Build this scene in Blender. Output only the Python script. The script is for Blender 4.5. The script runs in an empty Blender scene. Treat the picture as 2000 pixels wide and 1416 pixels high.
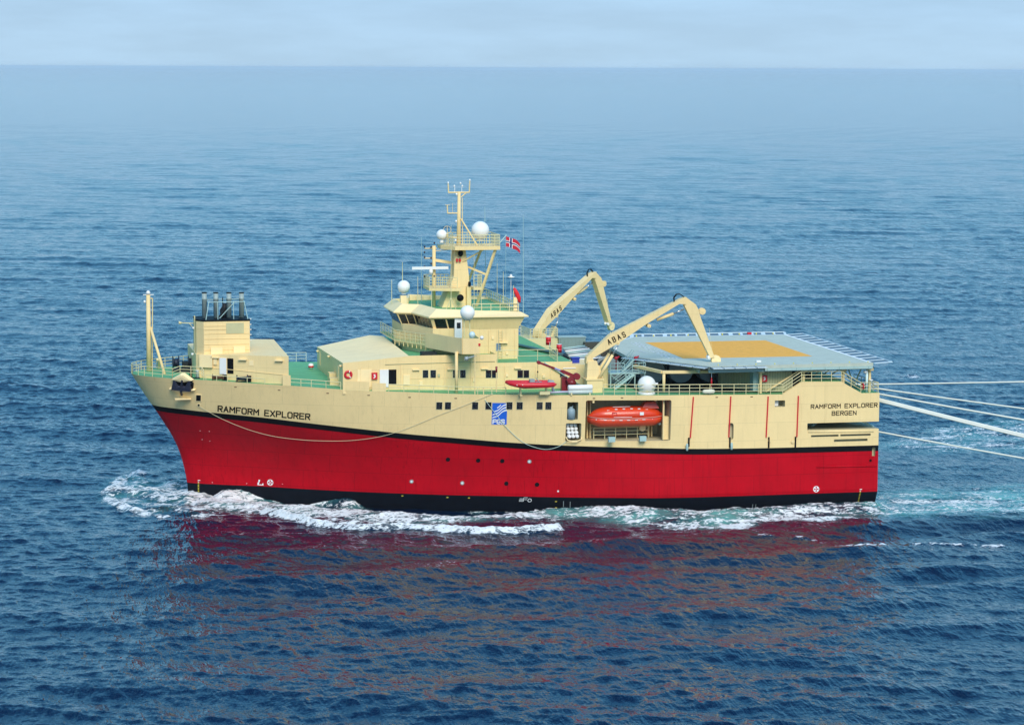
import bpy, bmesh, math, random
import numpy as np
from mathutils import Vector, Matrix
random.seed(7); np.random.seed(7)
R = math.radians
sc = bpy.context.scene
COL = sc.collection

# ------------------------------------------------------------------ camera, sky, sun, exposure
FPX = 4900.0                                  # focal length in pixels of the 2000 px wide photograph
YAW, PITCH, ROLL = R(12.2), math.atan(575/FPX), R(0.25)
CAM = np.array([-55.4166, -273.5951, 47.0])
FW = np.array([math.sin(YAW)*math.cos(PITCH), math.cos(YAW)*math.cos(PITCH), -math.sin(PITCH)])
RT = np.array([math.cos(YAW), -math.sin(YAW), 0.0])
UP = np.cross(RT, FW)
def _rot(v, a):
    return v*math.cos(a)+np.cross(FW, v)*math.sin(a)+FW*np.dot(FW, v)*(1-math.cos(a))
RT, UP = _rot(RT, -ROLL), _rot(UP, -ROLL)
cd = bpy.data.cameras.new('camera'); cam = bpy.data.objects.new('camera', cd); COL.objects.link(cam)
cd.sensor_width = 36.0; cd.lens = FPX/2000*36.0; cd.clip_start = 1.0; cd.clip_end = 200000.0
cam.matrix_world = Matrix(((RT[0], UP[0], -FW[0], CAM[0]), (RT[1], UP[1], -FW[1], CAM[1]), (RT[2], UP[2], -FW[2], CAM[2]), (0, 0, 0, 1)))
sc.camera = cam

SUN = Vector((0.02, -0.76, 0.65)).normalized()        # direction towards the sun: port quarter, high
w = bpy.data.worlds.new('World'); sc.world = w; w.use_nodes = True
nt = w.node_tree; N = nt.nodes; L = nt.links
bgn = N['Background']; bgn.inputs['Strength'].default_value = 0.10
sky = N.new('ShaderNodeTexSky'); sky.sky_type = 'NISHITA'; sky.sun_disc = False
sky.sun_elevation = math.asin(SUN.z); sky.sun_rotation = math.atan2(SUN.x, SUN.y)
sky.altitude = 0; sky.air_density = 1.3; sky.dust_density = 0.6; sky.ozone_density = 3.0
tc = N.new('ShaderNodeTexCoord'); sx_ = N.new('ShaderNodeSeparateXYZ'); L.new(tc.outputs['Generated'], sx_.inputs[0])
rp = N.new('ShaderNodeValToRGB'); el = rp.color_ramp.elements          # overcast sky: pale at the horizon, deeper blue above
el[0].position = 0.0; el[0].color = (.39, .59, .79, 1); el[1].position = 1.0; el[1].color = (.09, .26, .60, 1)
for p_, c_ in ((.025, (.36, .57, .80, 1)), (.10, (.29, .66, .94, 1)), (.30, (.17, .64, 1.08, 1)), (.60, (.10, .50, 1.04, 1))):
    e_ = el.new(p_); e_.color = c_                      # display-linear, scaled below
L.new(sx_.outputs[2], rp.inputs[0])
mp = N.new('ShaderNodeMapping'); mp.inputs['Scale'].default_value = (1, 1, 6)
no = N.new('ShaderNodeTexNoise'); no.inputs['Scale'].default_value = 17; no.inputs['Detail'].default_value = 6; no.inputs['Roughness'].default_value = .55
L.new(tc.outputs['Generated'], mp.inputs[0]); L.new(mp.outputs[0], no.inputs['Vector'])
cr_ = N.new('ShaderNodeMapRange'); cr_.inputs[1].default_value = .35; cr_.inputs[2].default_value = .70; cr_.inputs[3].default_value = 4.75; cr_.inputs[4].default_value = 5.35
L.new(no.outputs['Fac'], cr_.inputs[0])
vs_ = N.new('ShaderNodeVectorMath'); vs_.operation = 'SCALE'; L.new(rp.outputs[0], vs_.inputs[0]); L.new(cr_.outputs[0], vs_.inputs['Scale'])
mx = N.new('ShaderNodeMix'); mx.data_type = 'RGBA'; mx.inputs[0].default_value = .95
L.new(sky.outputs[0], mx.inputs[6]); L.new(vs_.outputs[0], mx.inputs[7]); L.new(mx.outputs[2], bgn.inputs['Color'])
sd = bpy.data.lights.new('sun', 'SUN'); sd.energy = 1.5; sd.angle = R(30.0); sd.color = (1.0, .93, .80)
so = bpy.data.objects.new('sun', sd); COL.objects.link(so); so.rotation_euler = SUN.to_track_quat('Z', 'Y').to_euler(); so.location = (40, -60, 120)
sc.view_settings.view_transform = 'Standard'; sc.view_settings.look = 'None'; sc.view_settings.gamma = 1
sc.view_settings.exposure = 1.12
sc.cycles.max_bounces = 8; sc.cycles.glossy_bounces = 4; sc.cycles.diffuse_bounces = 3; sc.cycles.volume_bounces = 3

# ------------------------------------------------------------------ measuring: a photo measure on a known plane of the ship
def _ray(px, py): return FW*FPX+RT*(px-1000)+UP*(708-py)
def AY(px, py, y):
    r = _ray(px, py); return CAM+r*((y-CAM[1])/r[1])
def AZ(px, py, z):
    r = _ray(px, py); return CAM+r*((z-CAM[2])/r[2])

def pchip(xs, ys):
    xs = np.array(xs, float); ys = np.array(ys, float); h = np.diff(xs); d = np.diff(ys)/h
    m = np.zeros(len(xs)); m[0] = d[0]; m[-1] = d[-1]
    for i in range(1, len(xs)-1):
        if d[i-1]*d[i] > 0:
            w1 = 2*h[i]+h[i-1]; w2 = h[i]+2*h[i-1]; m[i] = (w1+w2)/(w1/d[i-1]+w2/d[i])
    def f(x):
        x = np.clip(x, xs[0], xs[-1]); i = np.clip(np.searchsorted(xs, x, 'right')-1, 0, len(xs)-2)
        t = (x-xs[i])/h[i]
        return ((1+2*t)*(1-t)**2)*ys[i]+t*(1-t)**2*h[i]*m[i]+t*t*(3-2*t)*ys[i+1]+t*t*(t-1)*h[i]*m[i+1]
    return f

# ------------------------------------------------------------------ hull form
stem = pchip([-3, -.1, 1.8, 3.2, 4.9, 6.5, 8.4, 10.1, 11.3, 12.6, 13.9], [-32.0, -32.6, -32.75, -33.0, -33.45, -34.1, -35.2, -36.3, -37.1, -37.9, -38.7])
Wb = pchip([0, .5, 3.4, 7.1, 12.3, 17.5, 22.7, 27.9, 33.2, 38.4, 43.7, 49, 54, 90], [0, .5, 2.1, 3.8, 6.8, 9.5, 11.8, 13.8, 15.4, 17.1, 18.4, 19.5, 19.8, 19.8])
Db = pchip([0, .25, 1.2, 3.7, 8.7, 13.7, 18.7, 28.7, 38.7, 48.7, 54.7, 90], [0, 1.0, 2.6, 5.0, 7.8, 10, 12, 15, 17.4, 19, 19.8, 19.8])
deckz = pchip([-39, -31.3, -26, -20.9, -15.7, -10.5, -5.3, 0, 16, 29, 41], [13.85, 13.8, 13.6, 13.4, 13.1, 13.0, 12.85, 12.8, 12.7, 12.5, 12.4])
stripz = pchip([-37, -33.9, -31.3, -26, -21, -15.7, -10.5, -5.2, 0, 5.9, 16.2, 27.5, 41], [10.4, 10.35, 10.2, 9.87, 9.4, 8.9, 8.4, 8.0, 7.6, 7.3, 6.95, 6.75, 6.7])
BOOT = 1.65; STR = 0.62
def half(X, z):
    sx = stem(z); d = X-sx
    if np.isscalar(d) and d < 0: d = 0.0
    s = stripz(X)-STR*.5; zd = deckz(X)
    t = np.clip((z-BOOT)/(s-BOOT), 0, 1); u = np.clip((z-s)/(zd-s), 0, 1)
    f = .93*t**1.7+.07*u
    k = np.clip((z+3)/4.6, 0, 1); under = .88+.12*k
    return ((1-f)*Wb(d)+f*Db(d))*under
def AH(px, py):
    r = _ray(px, py); lo, hi = -19.8, 0.0
    P = lambda y: CAM+r*((y-CAM[1])/r[1])
    g = lambda y: (lambda q: float(half(q[0], q[2]))+y)(P(y))
    if g(lo) >= 0: return P(lo)
    for _ in range(50):
        m = (lo+hi)/2
        if g(m) < 0: lo = m
        else: hi = m
    return P(lo)

# ------------------------------------------------------------------ materials
MATS = {}
def mat(name, col, rough=.5, metal=0, var=.06, vscale=.6, bump=0, bscale=8, spec=.5, streak=0, coat=0, rust=0, seams=0, scuff=0):
    if name in MATS: return MATS[name]
    m = bpy.data.materials.new(name); m.use_nodes = True; n = m.node_tree.nodes; l = m.node_tree.links
    b = n['Principled BSDF']; b.inputs['Roughness'].default_value = rough; b.inputs['Metallic'].default_value = metal
    b.inputs['Specular IOR Level'].default_value = spec; b.inputs['Coat Weight'].default_value = coat
    g = n.new('ShaderNodeNewGeometry')
    t = n.new('ShaderNodeTexNoise'); t.inputs['Scale'].default_value = vscale; t.inputs['Detail'].default_value = 7; t.inputs['Roughness'].default_value = .65
    l.new(g.outputs['Position'], t.inputs['Vector'])
    r = n.new('ShaderNodeMapRange'); r.inputs[1].default_value = .3; r.inputs[2].default_value = .7; r.inputs[3].default_value = 1-var; r.inputs[4].default_value = 1+var
    l.new(t.outputs['Fac'], r.inputs[0])
    mm = n.new('ShaderNodeMix'); mm.data_type = 'RGBA'; mm.blend_type = 'MULTIPLY'; mm.inputs[0].default_value = 1
    mm.inputs[6].default_value = (*col, 1); l.new(r.outputs[0], mm.inputs[7]); out = mm.outputs[2]
    if streak:
        mp = n.new('ShaderNodeMapping'); mp.inputs['Scale'].default_value = (1.6, 1.6, .10); l.new(g.outputs['Position'], mp.inputs[0])
        t2 = n.new('ShaderNodeTexNoise'); t2.inputs['Scale'].default_value = 1.3; t2.inputs['Detail'].default_value = 8; t2.inputs['Roughness'].default_value = .7
        l.new(mp.outputs[0], t2.inputs['Vector'])
        r2 = n.new('ShaderNodeMapRange'); r2.inputs[1].default_value = .5; r2.inputs[2].default_value = .78; r2.inputs[3].default_value = 1; r2.inputs[4].default_value = 1-streak
        l.new(t2.outputs['Fac'], r2.inputs[0])
        m2 = n.new('ShaderNodeMix'); m2.data_type = 'RGBA'; m2.blend_type = 'MULTIPLY'; m2.inputs[0].default_value = 1
        l.new(out, m2.inputs[6]); l.new(r2.outputs[0], m2.inputs[7]); out = m2.outputs[2]
    if rust:
        t3 = n.new('ShaderNodeTexNoise'); t3.inputs['Scale'].default_value = .35; t3.inputs['Detail'].default_value = 9; t3.inputs['Roughness'].default_value = .75
        mp3 = n.new('ShaderNodeMapping'); mp3.inputs['Scale'].default_value = (1, 1, .55); l.new(g.outputs['Position'], mp3.inputs[0]); l.new(mp3.outputs[0], t3.inputs['Vector'])
        r3 = n.new('ShaderNodeMapRange'); r3.inputs[1].default_value = .55; r3.inputs[2].default_value = .78; r3.inputs[3].default_value = 0; r3.inputs[4].default_value = rust
        l.new(t3.outputs['Fac'], r3.inputs[0])
        m3 = n.new('ShaderNodeMix'); m3.data_type = 'RGBA'; l.new(r3.outputs[0], m3.inputs[0]); l.new(out, m3.inputs[6]); m3.inputs[7].default_value = (.62, .40, .16, 1); out = m3.outputs[2]
    if seams:                                            # faint welds between the shell plates
        sp = n.new('ShaderNodeSeparateXYZ'); l.new(g.outputs['Position'], sp.inputs[0]); cb = n.new('ShaderNodeCombineXYZ'); l.new(sp.outputs[0], cb.inputs[0]); l.new(sp.outputs[2], cb.inputs[1])
        br = n.new('ShaderNodeTexBrick'); br.inputs['Scale'].default_value = 1; br.inputs['Brick Width'].default_value = 5.2; br.inputs['Row Height'].default_value = 1.9; br.inputs['Mortar Size'].default_value = .035; br.inputs['Mortar Smooth'].default_value = .6
        br.inputs['Color1'].default_value = (1, 1, 1, 1); br.inputs['Color2'].default_value = (.97, .97, .97, 1); br.inputs['Mortar'].default_value = (1-seams*2, 1-seams*2, 1-seams*2, 1); l.new(cb.outputs[0], br.inputs['Vector'])
        m5 = n.new('ShaderNodeMix'); m5.data_type = 'RGBA'; m5.blend_type = 'MULTIPLY'; m5.inputs[0].default_value = 1; l.new(out, m5.inputs[6]); l.new(br.outputs['Color'], m5.inputs[7]); out = m5.outputs[2]
    if scuff:                                            # narrow rub marks and salt runs
        mp6 = n.new('ShaderNodeMapping'); mp6.inputs['Scale'].default_value = (3.2, 3.2, .16); l.new(g.outputs['Position'], mp6.inputs[0])
        t6 = n.new('ShaderNodeTexNoise'); t6.inputs['Scale'].default_value = 1.5; t6.inputs['Detail'].default_value = 5; l.new(mp6.outputs[0], t6.inputs['Vector'])
        t7 = n.new('ShaderNodeTexNoise'); t7.inputs['Scale'].default_value = .12; t7.inputs['Detail'].default_value = 3; l.new(g.outputs['Position'], t7.inputs['Vector'])
        r6 = n.new('ShaderNodeMapRange'); r6.inputs[1].default_value = .58; r6.inputs[2].default_value = .74; r6.inputs[3].default_value = 0; r6.inputs[4].default_value = scuff; l.new(t6.outputs['Fac'], r6.inputs[0])
        r7 = n.new('ShaderNodeMapRange'); r7.inputs[1].default_value = .42; r7.inputs[2].default_value = .60; l.new(t7.outputs['Fac'], r7.inputs[0])
        mu = n.new('ShaderNodeMath'); mu.operation = 'MULTIPLY'; l.new(r6.outputs[0], mu.inputs[0]); l.new(r7.outputs[0], mu.inputs[1])
        m6 = n.new('ShaderNodeMix'); m6.data_type = 'RGBA'; m6.blend_type = 'MULTIPLY'; l.new(mu.outputs[0], m6.inputs[0]); l.new(out, m6.inputs[6]); m6.inputs[7].default_value = (.45, .36, .30, 1); out = m6.outputs[2]
    l.new(out, b.inputs['Base Color'])
    if bump:
        t4 = n.new('ShaderNodeTexNoise'); t4.inputs['Scale'].default_value = bscale; t4.inputs['Detail'].default_value = 4; l.new(g.outputs['Position'], t4.inputs['Vector'])
        bu = n.new('ShaderNodeBump'); bu.inputs['Strength'].default_value = bump; bu.inputs['Distance'].default_value = .05
        l.new(t4.outputs['Fac'], bu.inputs['Height']); l.new(bu.outputs[0], b.inputs['Normal'])
    MATS[name] = m; return m
CREAM = mat('cream_paint', (.89, .65, .31), .55, spec=.22, seams=.07, scuff=.18, var=.04, vscale=.35, streak=.10, rust=.16, bump=.12, bscale=1.2)
CREAM2 = mat('cream_roof_paint', (.95, .72, .38), .65, spec=.2, var=.05, vscale=.5, rust=.10)
RAILM = mat('cream_rail_paint', (.72, .62, .33), .5)
RED = mat('red_hull_paint', (.50, .0006, .009), .5, spec=.12, seams=.16, scuff=.65, var=.14, vscale=.25, streak=.22, bump=.10, bscale=1.0)
BOOTM = mat('black_antifouling', (.004, .005, .009), .6, spec=.12, var=.3, vscale=.7, streak=.2)
BLACK = mat('black_paint', (.003, .003, .004), .6, spec=.12, var=.1)
GREEN = mat('green_deck_paint', (.12, .37, .15), .7, var=.14, vscale=.8, rust=.05)
GLASS = mat('window_glass', (.010, .013, .018), .06, var=.1, spec=.6)
GLASSG = mat('bridge_glass', (.006, .010, .010), .08, var=.1, spec=.35)
FRAME = mat('window_frame', (.70, .60, .34), .5)
WHITE = mat('white_paint', (.84, .80, .75), .35, var=.03)
DOME = mat('dome_white', (.88, .84, .78), .4, var=.02)
GREY = mat('grey_steel', (.33, .37, .36), .45, metal=.2, var=.12, vscale=1.2)
PALEG = mat('pale_green_steel', (.38, .52, .48), .5, var=.08)
DARK = mat('dark_gear', (.010, .012, .014), .7, var=.3, vscale=1.5)
NAVY = mat('navy_cable', (.010, .016, .035), .55, var=.3, vscale=2)
ORANGE = mat('lifeboat_orange', (.72, .055, .012), .3, var=.06, vscale=1.2, coat=.2)
ORED = mat('raft_red', (.62, .012, .020), .4, var=.05)
MAROON = mat('maroon_paint', (.22, .010, .018), .4, var=.1)
SIGNR = mat('sign_red', (.62, .012, .02), .45)
BLUE = mat('blue_logo', (.012, .12, .60), .5, var=.02)
BTARP = mat('blue_tarp', (.012, .03, .32), .6)
PADG = mat('helideck_grey', (.47, .50, .41), .85, spec=.2, var=.10, vscale=.9)
PADO = mat('helideck_orange', (.85, .40, .075), .9, spec=.1, var=.10, vscale=1.4)
HROPE = mat('cream_rope', (.72, .64, .40), .8, var=.05)
ROPE = mat('pale_rope', (.72, .70, .60), .8, var=.05)
TEALROPE = mat('teal_rope', (.55, .68, .58), .8)
STACK = mat('exhaust_grey', (.30, .36, .33), .5, metal=.0, var=.1, vscale=2)
YELLOW = mat('yellow_mark', (.75, .60, .05), .5)
LETTER = mat('black_lettering', (.004, .004, .004), .6, spec=.1)
WLET = mat('white_lettering', (.88, .85, .82), .5)
FLAGR = mat('flag_red', (.55, .012, .03), .8)
FLAGB = mat('flag_blue', (.01, .015, .12), .8)
TEALP = mat('teal_pipe', (.045, .11, .12), .5, var=.2)
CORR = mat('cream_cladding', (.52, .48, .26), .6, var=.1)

# ------------------------------------------------------------------ mesh builder
class MB:
    def __init__(s): s.v = []; s.f = []; s.m = []; s.s = []; s.done = []
    def nxt(s):                                           # what follows becomes a mesh of its own
        if s.f: s.done.append((s.v, s.f, s.m, s.s)); s.v = []; s.f = []; s.m = []; s.s = []
        return s
    def add(s, vs, fs, mi=0, sm=False):
        o = len(s.v); s.v += [tuple(map(float, p)) for p in vs]
        for f in fs: s.f.append(tuple(o+i for i in f)); s.m.append(mi); s.s.append(sm)
        return s
    def box(s, a, b, mi=0):
        x0, y0, z0 = [min(p, q) for p, q in zip(a, b)]; x1, y1, z1 = [max(p, q) for p, q in zip(a, b)]
        v = [(x0, y0, z0), (x1, y0, z0), (x1, y1, z0), (x0, y1, z0), (x0, y0, z1), (x1, y0, z1), (x1, y1, z1), (x0, y1, z1)]
        return s.add(v, [(0, 3, 2, 1), (4, 5, 6, 7), (0, 1, 5, 4), (1, 2, 6, 5), (2, 3, 7, 6), (3, 0, 4, 7)], mi)
    def loft(s, rings, mi=0, cap=True, sm=False, closed=True, capm=None):
        n = len(rings[0]); vs = [p for r in rings for p in r]; fs = []
        for k in range(len(rings)-1):
            for i in range(n if closed else n-1):
                j = (i+1) % n; fs.append((k*n+i, k*n+j, (k+1)*n+j, (k+1)*n+i))
        s.add(vs, fs, mi, sm)
        if cap:
            cm = mi if capm is None else capm
            s.add(rings[0], [tuple(range(n))[::-1]], cm); s.add(rings[-1], [tuple(range(n))], cm)
        return s
    def prism(s, poly, z0, z1, mi=0, capm=None):          # poly counter-clockwise seen from above; z may be a list
        Z0 = z0 if hasattr(z0, '__len__') else [z0]*len(poly); Z1 = z1 if hasattr(z1, '__len__') else [z1]*len(poly)
        return s.loft([[(x, y, z) for (x, y), z in zip(poly, Z0)], [(x, y, z) for (x, y), z in zip(poly, Z1)]], mi, capm=capm)
    def tube(s, a, b, r, n=6, r2=None, mi=0, cap=True):
        a = Vector(a); b = Vector(b); d = (b-a)
        if d.length < 1e-6: return s
        q = d.to_track_quat('Z', 'Y'); r2 = r if r2 is None else r2
        ra = [tuple(a+q@Vector((r*math.cos(t), r*math.sin(t), 0))) for t in [2*math.pi*i/n+math.pi/n for i in range(n)]]
        rb = [tuple(b+q@Vector((r2*math.cos(t), r2*math.sin(t), 0))) for t in [2*math.pi*i/n+math.pi/n for i in range(n)]]
        return s.loft([ra, rb], mi, cap, sm=n > 6)
    def path(s, pts, r, n=6, mi=0):
        pts = [Vector(p) for p in pts]; rings = []
        rs = r if hasattr(r, '__len__') else [r]*len(pts)
        prev = None
        for i, p in enumerate(pts):
            d = (pts[min(i+1, len(pts)-1)]-pts[max(i-1, 0)]).normalized()
            if prev is None: q = d.to_track_quat('Z', 'Y')
            else: q = prev_d.rotation_difference(d) @ prev
            prev = q; prev_d = d
            rings.append([tuple(p+q@Vector((rs[i]*math.cos(2*math.pi*k/n), rs[i]*math.sin(2*math.pi*k/n), 0))) for k in range(n)])
        return s.loft(rings, mi, True, sm=True)
    def lathe(s, c, prof, n=20, mi=0, axis='z', sm=True):
        rings = []
        for r, h in prof:
            ring = []
            for k in range(n):
                t = 2*math.pi*k/n; a, b = r*math.cos(t), r*math.sin(t)
                p = (a, b, h) if axis == 'z' else ((h, a, b) if axis == 'x' else (b, h, a))
                ring.append((c[0]+p[0], c[1]+p[1], c[2]+p[2]))
            rings.append(ring)
        return s.loft(rings, mi, True, sm)
    def obox(s, a, b, wd, ht, mi=0, up=(0, 0, 1)):          # box beam from a to b
        a = Vector(a); b = Vector(b); d = (b-a).normalized(); u = Vector(up)
        sd = d.cross(u).normalized(); u = sd.cross(d).normalized()
        R_ = lambda p: [tuple(p+sd*x*wd/2+u*y*ht/2) for x, y in ((-1, -1), (1, -1), (1, 1), (-1, 1))]
        return s.loft([R_(a), R_(b)], mi)
    def build(s, name, ms, parent=None, fix=True):
        for d in s.done:
            q = MB(); q.v, q.f, q.m, q.s = d; q.build(name, ms, parent, fix)
        s.done = []
        me = bpy.data.meshes.new(name); me.from_pydata(s.v, [], s.f)
        for m in (ms if isinstance(ms, (list, tuple)) else [ms]): me.materials.append(m)
        me.polygons.foreach_set('material_index', s.m); me.polygons.foreach_set('use_smooth', s.s); me.update()
        if fix:
            bm = bmesh.new(); bm.from_mesh(me); bmesh.ops.remove_doubles(bm, verts=bm.verts, dist=1e-5) if any(s.s) else None
            bmesh.ops.recalc_face_normals(bm, faces=bm.faces); bm.to_mesh(me); bm.free()
        o = bpy.data.objects.new(name, me); COL.objects.link(o)
        if parent is not None:
            o.parent = parent; o.matrix_parent_inverse = parent.matrix_world.inverted() if parent.type != 'EMPTY' or True else Matrix()
        return o
def tag(o, label, cat, group=None, kind=None):
    if label: o['label'] = label
    if cat: o['category'] = cat
    if group: o['group'] = group
    if kind: o['kind'] = kind
    return o
def thing(name, label, cat, loc=(0, 0, 0), group=None):
    o = bpy.data.objects.new(name, None); COL.objects.link(o); o.location = loc; o.empty_display_size = .3
    o.matrix_world = Matrix.Translation(Vector(loc))
    return tag(o, label, cat, group)
def copy_tree(o, parent=None):
    c = o.copy(); COL.objects.link(c)
    if parent is not None:
        mpi = o.matrix_parent_inverse.copy(); c.parent = parent; c.matrix_parent_inverse = mpi
    for ch in list(o.children): copy_tree(ch, c)
    return c
def rail(mb, pts, h=1.05, n=3, step=1.5, r=.033, mi=0, ends=True):
    pts = [Vector(p) for p in pts]
    for k in range(1, n+1):
        hh = h*k/n
        for a, b in zip(pts, pts[1:]): mb.tube(a+Vector((0, 0, hh)), b+Vector((0, 0, hh)), r if k < n else r*1.25, 5, mi=mi)
    for i, (a, b) in enumerate(zip(pts, pts[1:])):
        m = max(1, round((b-a).length/step))
        for j in range(m+(1 if i == len(pts)-2 else 0)):
            p = a.lerp(b, j/m); mb.tube(p-Vector((0, 0, .05)), p+Vector((0, 0, h)), r*1.2, 5, mi=mi)
    return mb

# stroke lettering: every glyph is drawn with bars on a 4 x 6 grid
GL = {'R': ([(0,0,0,6),(0,6,3.4,6),(3.4,6,4,5.4),(4,5.4,4,3.8),(4,3.8,3.4,3.1),(3.4,3.1,0,3.1),(1.8,3.1,4,0)], 4),
 'A': ([(0,0,2.1,6),(2.1,6,4.2,0),(.8,2.1,3.4,2.1)], 4.2), 'M': ([(0,0,0,6),(0,6,2.3,2.6),(2.3,2.6,4.6,6),(4.6,6,4.6,0)], 4.6),
 'F': ([(0,0,0,6),(0,6,4,6),(0,3.1,3.2,3.1)], 3.8), 'O': ([(0,1,0,5),(0,5,.9,6),(.9,6,3.3,6),(3.3,6,4.2,5),(4.2,5,4.2,1),(4.2,1,3.3,0),(3.3,0,.9,0),(.9,0,0,1)], 4.2),
 'E': ([(0,0,0,6),(0,6,4,6),(0,3.1,3.4,3.1),(0,0,4,0)], 4), 'X': ([(0,0,4,6),(0,6,4,0)], 4),
 'P': ([(0,0,0,6),(0,6,3.4,6),(3.4,6,4,5.4),(4,5.4,4,3.6),(4,3.6,3.4,2.9),(3.4,2.9,0,2.9)], 4), 'L': ([(0,0,0,6),(0,0,3.8,0)], 3.8),
 'B': ([(0,0,0,6),(0,6,3.2,6),(3.2,6,3.9,5.3),(3.9,5.3,3.4,3.2),(0,3.2,3.4,3.2),(3.4,3.2,4,2.4),(4,2.4,4,.8),(4,.8,3.3,0),(3.3,0,0,0)], 4),
 'G': ([(4,5,3.1,6),(3.1,6,.9,6),(.9,6,0,5),(0,5,0,1),(0,1,.9,0),(.9,0,3.2,0),(3.2,0,4,.9),(4,.9,4,2.8),(4,2.8,2.2,2.8)], 4),
 'N': ([(0,0,0,6),(0,6,4,0),(4,0,4,6)], 4), 'S': ([(4,5,3.1,6),(3.1,6,.9,6),(.9,6,0,5),(0,5,0,4),(0,4,.9,3.1),(.9,3.1,3.1,3.0),(3.1,3.0,4,2.1),(4,2.1,4,1),(4,1,3.1,0),(3.1,0,.9,0),(.9,0,0,1)], 4),
 '7': ([(0,6,4,6),(4,6,1.5,0)], 4), '4': ([(3,0,3,6),(3,6,0,2),(0,2,4,2)], 4), ' ': ([], 2.6)}
def lettering(text, H, wfac, gap, thick, mapf, mb, mi=0):
    """mapf(u, v) -> point; u along the line in metres, v up in metres; returns total width"""
    u = 0; s = H/6
    for ch in text:
        st, wd = GL[ch]
        for x0, y0, x1, y1 in st:
            a = Vector((u+x0*s*wfac, y0*s)); b = Vector((u+x1*s*wfac, y1*s)); d = (b-a).normalized(); nn = Vector((-d.y, d.x))*thick/2; a = a-d*thick*.42; b = b+d*thick*.42
            q = [a-nn, b-nn, b+nn, a+nn]
            mb.add([mapf(p.x, p.y) for p in q], [(0, 1, 2, 3)], mi)
        u += (wd*wfac+gap)*s
    return u-gap*s
def textwidth(text, H, wfac, gap): return sum((GL[c][1]*wfac+gap) for c in text)*H/6-gap*H/6

# ================================================================== THE SHIP
ship = thing('survey_ship', 'red and cream survey ship with green decks and a helicopter deck over its stern', 'ship', (0, 0, 0))

def zrow(t, X):
    if t <= 1: return -3+(BOOT+3)*t
    st_ = stripz(X)-STR
    if t <= 2: return BOOT+(st_-BOOT)*(t-1)
    if t <= 2.1: return st_+STR*(t-2)*10
    return stripz(X)+(deckz(X)-stripz(X))*(t-2.1)/.9
ts = [0, .5, 1]+[1+i/10 for i in range(1, 11)]+[2.1]+[2.1+.9*i/5 for i in range(1, 6)]
ss = [0, .0004, .0015, .003, .006, .010, .015, .022, .03, .04, .05]+[.05+.95*i/60 for i in range(1, 61)]
port = []
for t in ts:
    row = []
    for s_ in ss:
        X = -36+s_*76; z = 0
        for _ in range(8):
            z = float(zrow(t, X)); X = float(stem(z))+s_*(40-float(stem(z)))
        row.append((X, -float(half(X, z)) if s_ > 0 else 0.0, z))
    port.append(row)
nS = len(ss); nT = len(ts); V = []; Fc = []; Mi = []; Sm = []
for row in port: V += row
for row in port: V += [(x, -y, z) for x, y, z in row]
o2 = nT*nS
for j in range(nT-1):
    band = 0 if ts[j+1] <= 1 else (1 if ts[j+1] <= 2.0001 else (2 if ts[j+1] <= 2.1001 else 3))
    for i in range(nS-1):
        Fc.append((j*nS+i, j*nS+i+1, (j+1)*nS+i+1, (j+1)*nS+i)); Mi.append(band); Sm.append(True)
        Fc.append((o2+j*nS+i, o2+(j+1)*nS+i, o2+(j+1)*nS+i+1, o2+j*nS+i+1)); Mi.append(band); Sm.append(True)
    Fc.append((j*nS+nS-1, o2+j*nS+nS-1, o2+(j+1)*nS+nS-1, (j+1)*nS+nS-1)); Mi.append(band); Sm.append(False)
for i in range(nS-1):
    a = (nT-1)*nS
    Fc.append((a+i, a+i+1, o2+a+i+1, o2+a+i)); Mi.append(4); Sm.append(False)
    Fc.append((i, o2+i, o2+i+1, i+1)); Mi.append(0); Sm.append(False)
hm = MB(); hm.v = V; hm.f = Fc; hm.m = Mi; hm.s = Sm
for mm_ in (): pass
hull = hm.build('hull', [BOOTM, RED, BLACK, CREAM, GREEN], ship)
# openings in the ship's side, cut out of the solid hull
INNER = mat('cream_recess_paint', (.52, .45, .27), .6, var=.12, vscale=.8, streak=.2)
cut = MB()
def rbox(x0, x1, y0, y1, z0, z1, r=.18):
    poly = []
    for cx, cz, a0 in ((x1-r, z1-r, 0), (x0+r, z1-r, 90), (x0+r, z0+r, 180), (x1-r, z0+r, 270)):
        for k in range(4): a = R(a0+30*k); poly.append((cx+r*math.cos(a), cz+r*math.sin(a)))
    cut.loft([[(x, y0, z) for x, z in poly], [(x, y1, z) for x, z in poly]])
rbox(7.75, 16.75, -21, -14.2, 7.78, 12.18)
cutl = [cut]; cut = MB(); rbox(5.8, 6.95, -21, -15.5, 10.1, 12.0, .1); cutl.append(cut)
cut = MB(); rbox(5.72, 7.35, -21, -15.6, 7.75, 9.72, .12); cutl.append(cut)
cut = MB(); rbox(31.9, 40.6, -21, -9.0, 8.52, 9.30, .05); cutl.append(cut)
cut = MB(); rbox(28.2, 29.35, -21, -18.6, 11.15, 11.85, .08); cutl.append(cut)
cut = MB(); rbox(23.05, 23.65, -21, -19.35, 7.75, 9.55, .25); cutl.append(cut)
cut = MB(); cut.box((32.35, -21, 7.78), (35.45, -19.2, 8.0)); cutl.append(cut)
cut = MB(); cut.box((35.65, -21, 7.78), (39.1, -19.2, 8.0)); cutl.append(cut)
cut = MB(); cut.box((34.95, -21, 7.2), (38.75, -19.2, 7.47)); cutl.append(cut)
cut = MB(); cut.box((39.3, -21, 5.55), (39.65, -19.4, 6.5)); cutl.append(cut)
for k in range(6):                                    # anchor pocket sunk into the port bow
    pass
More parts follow.
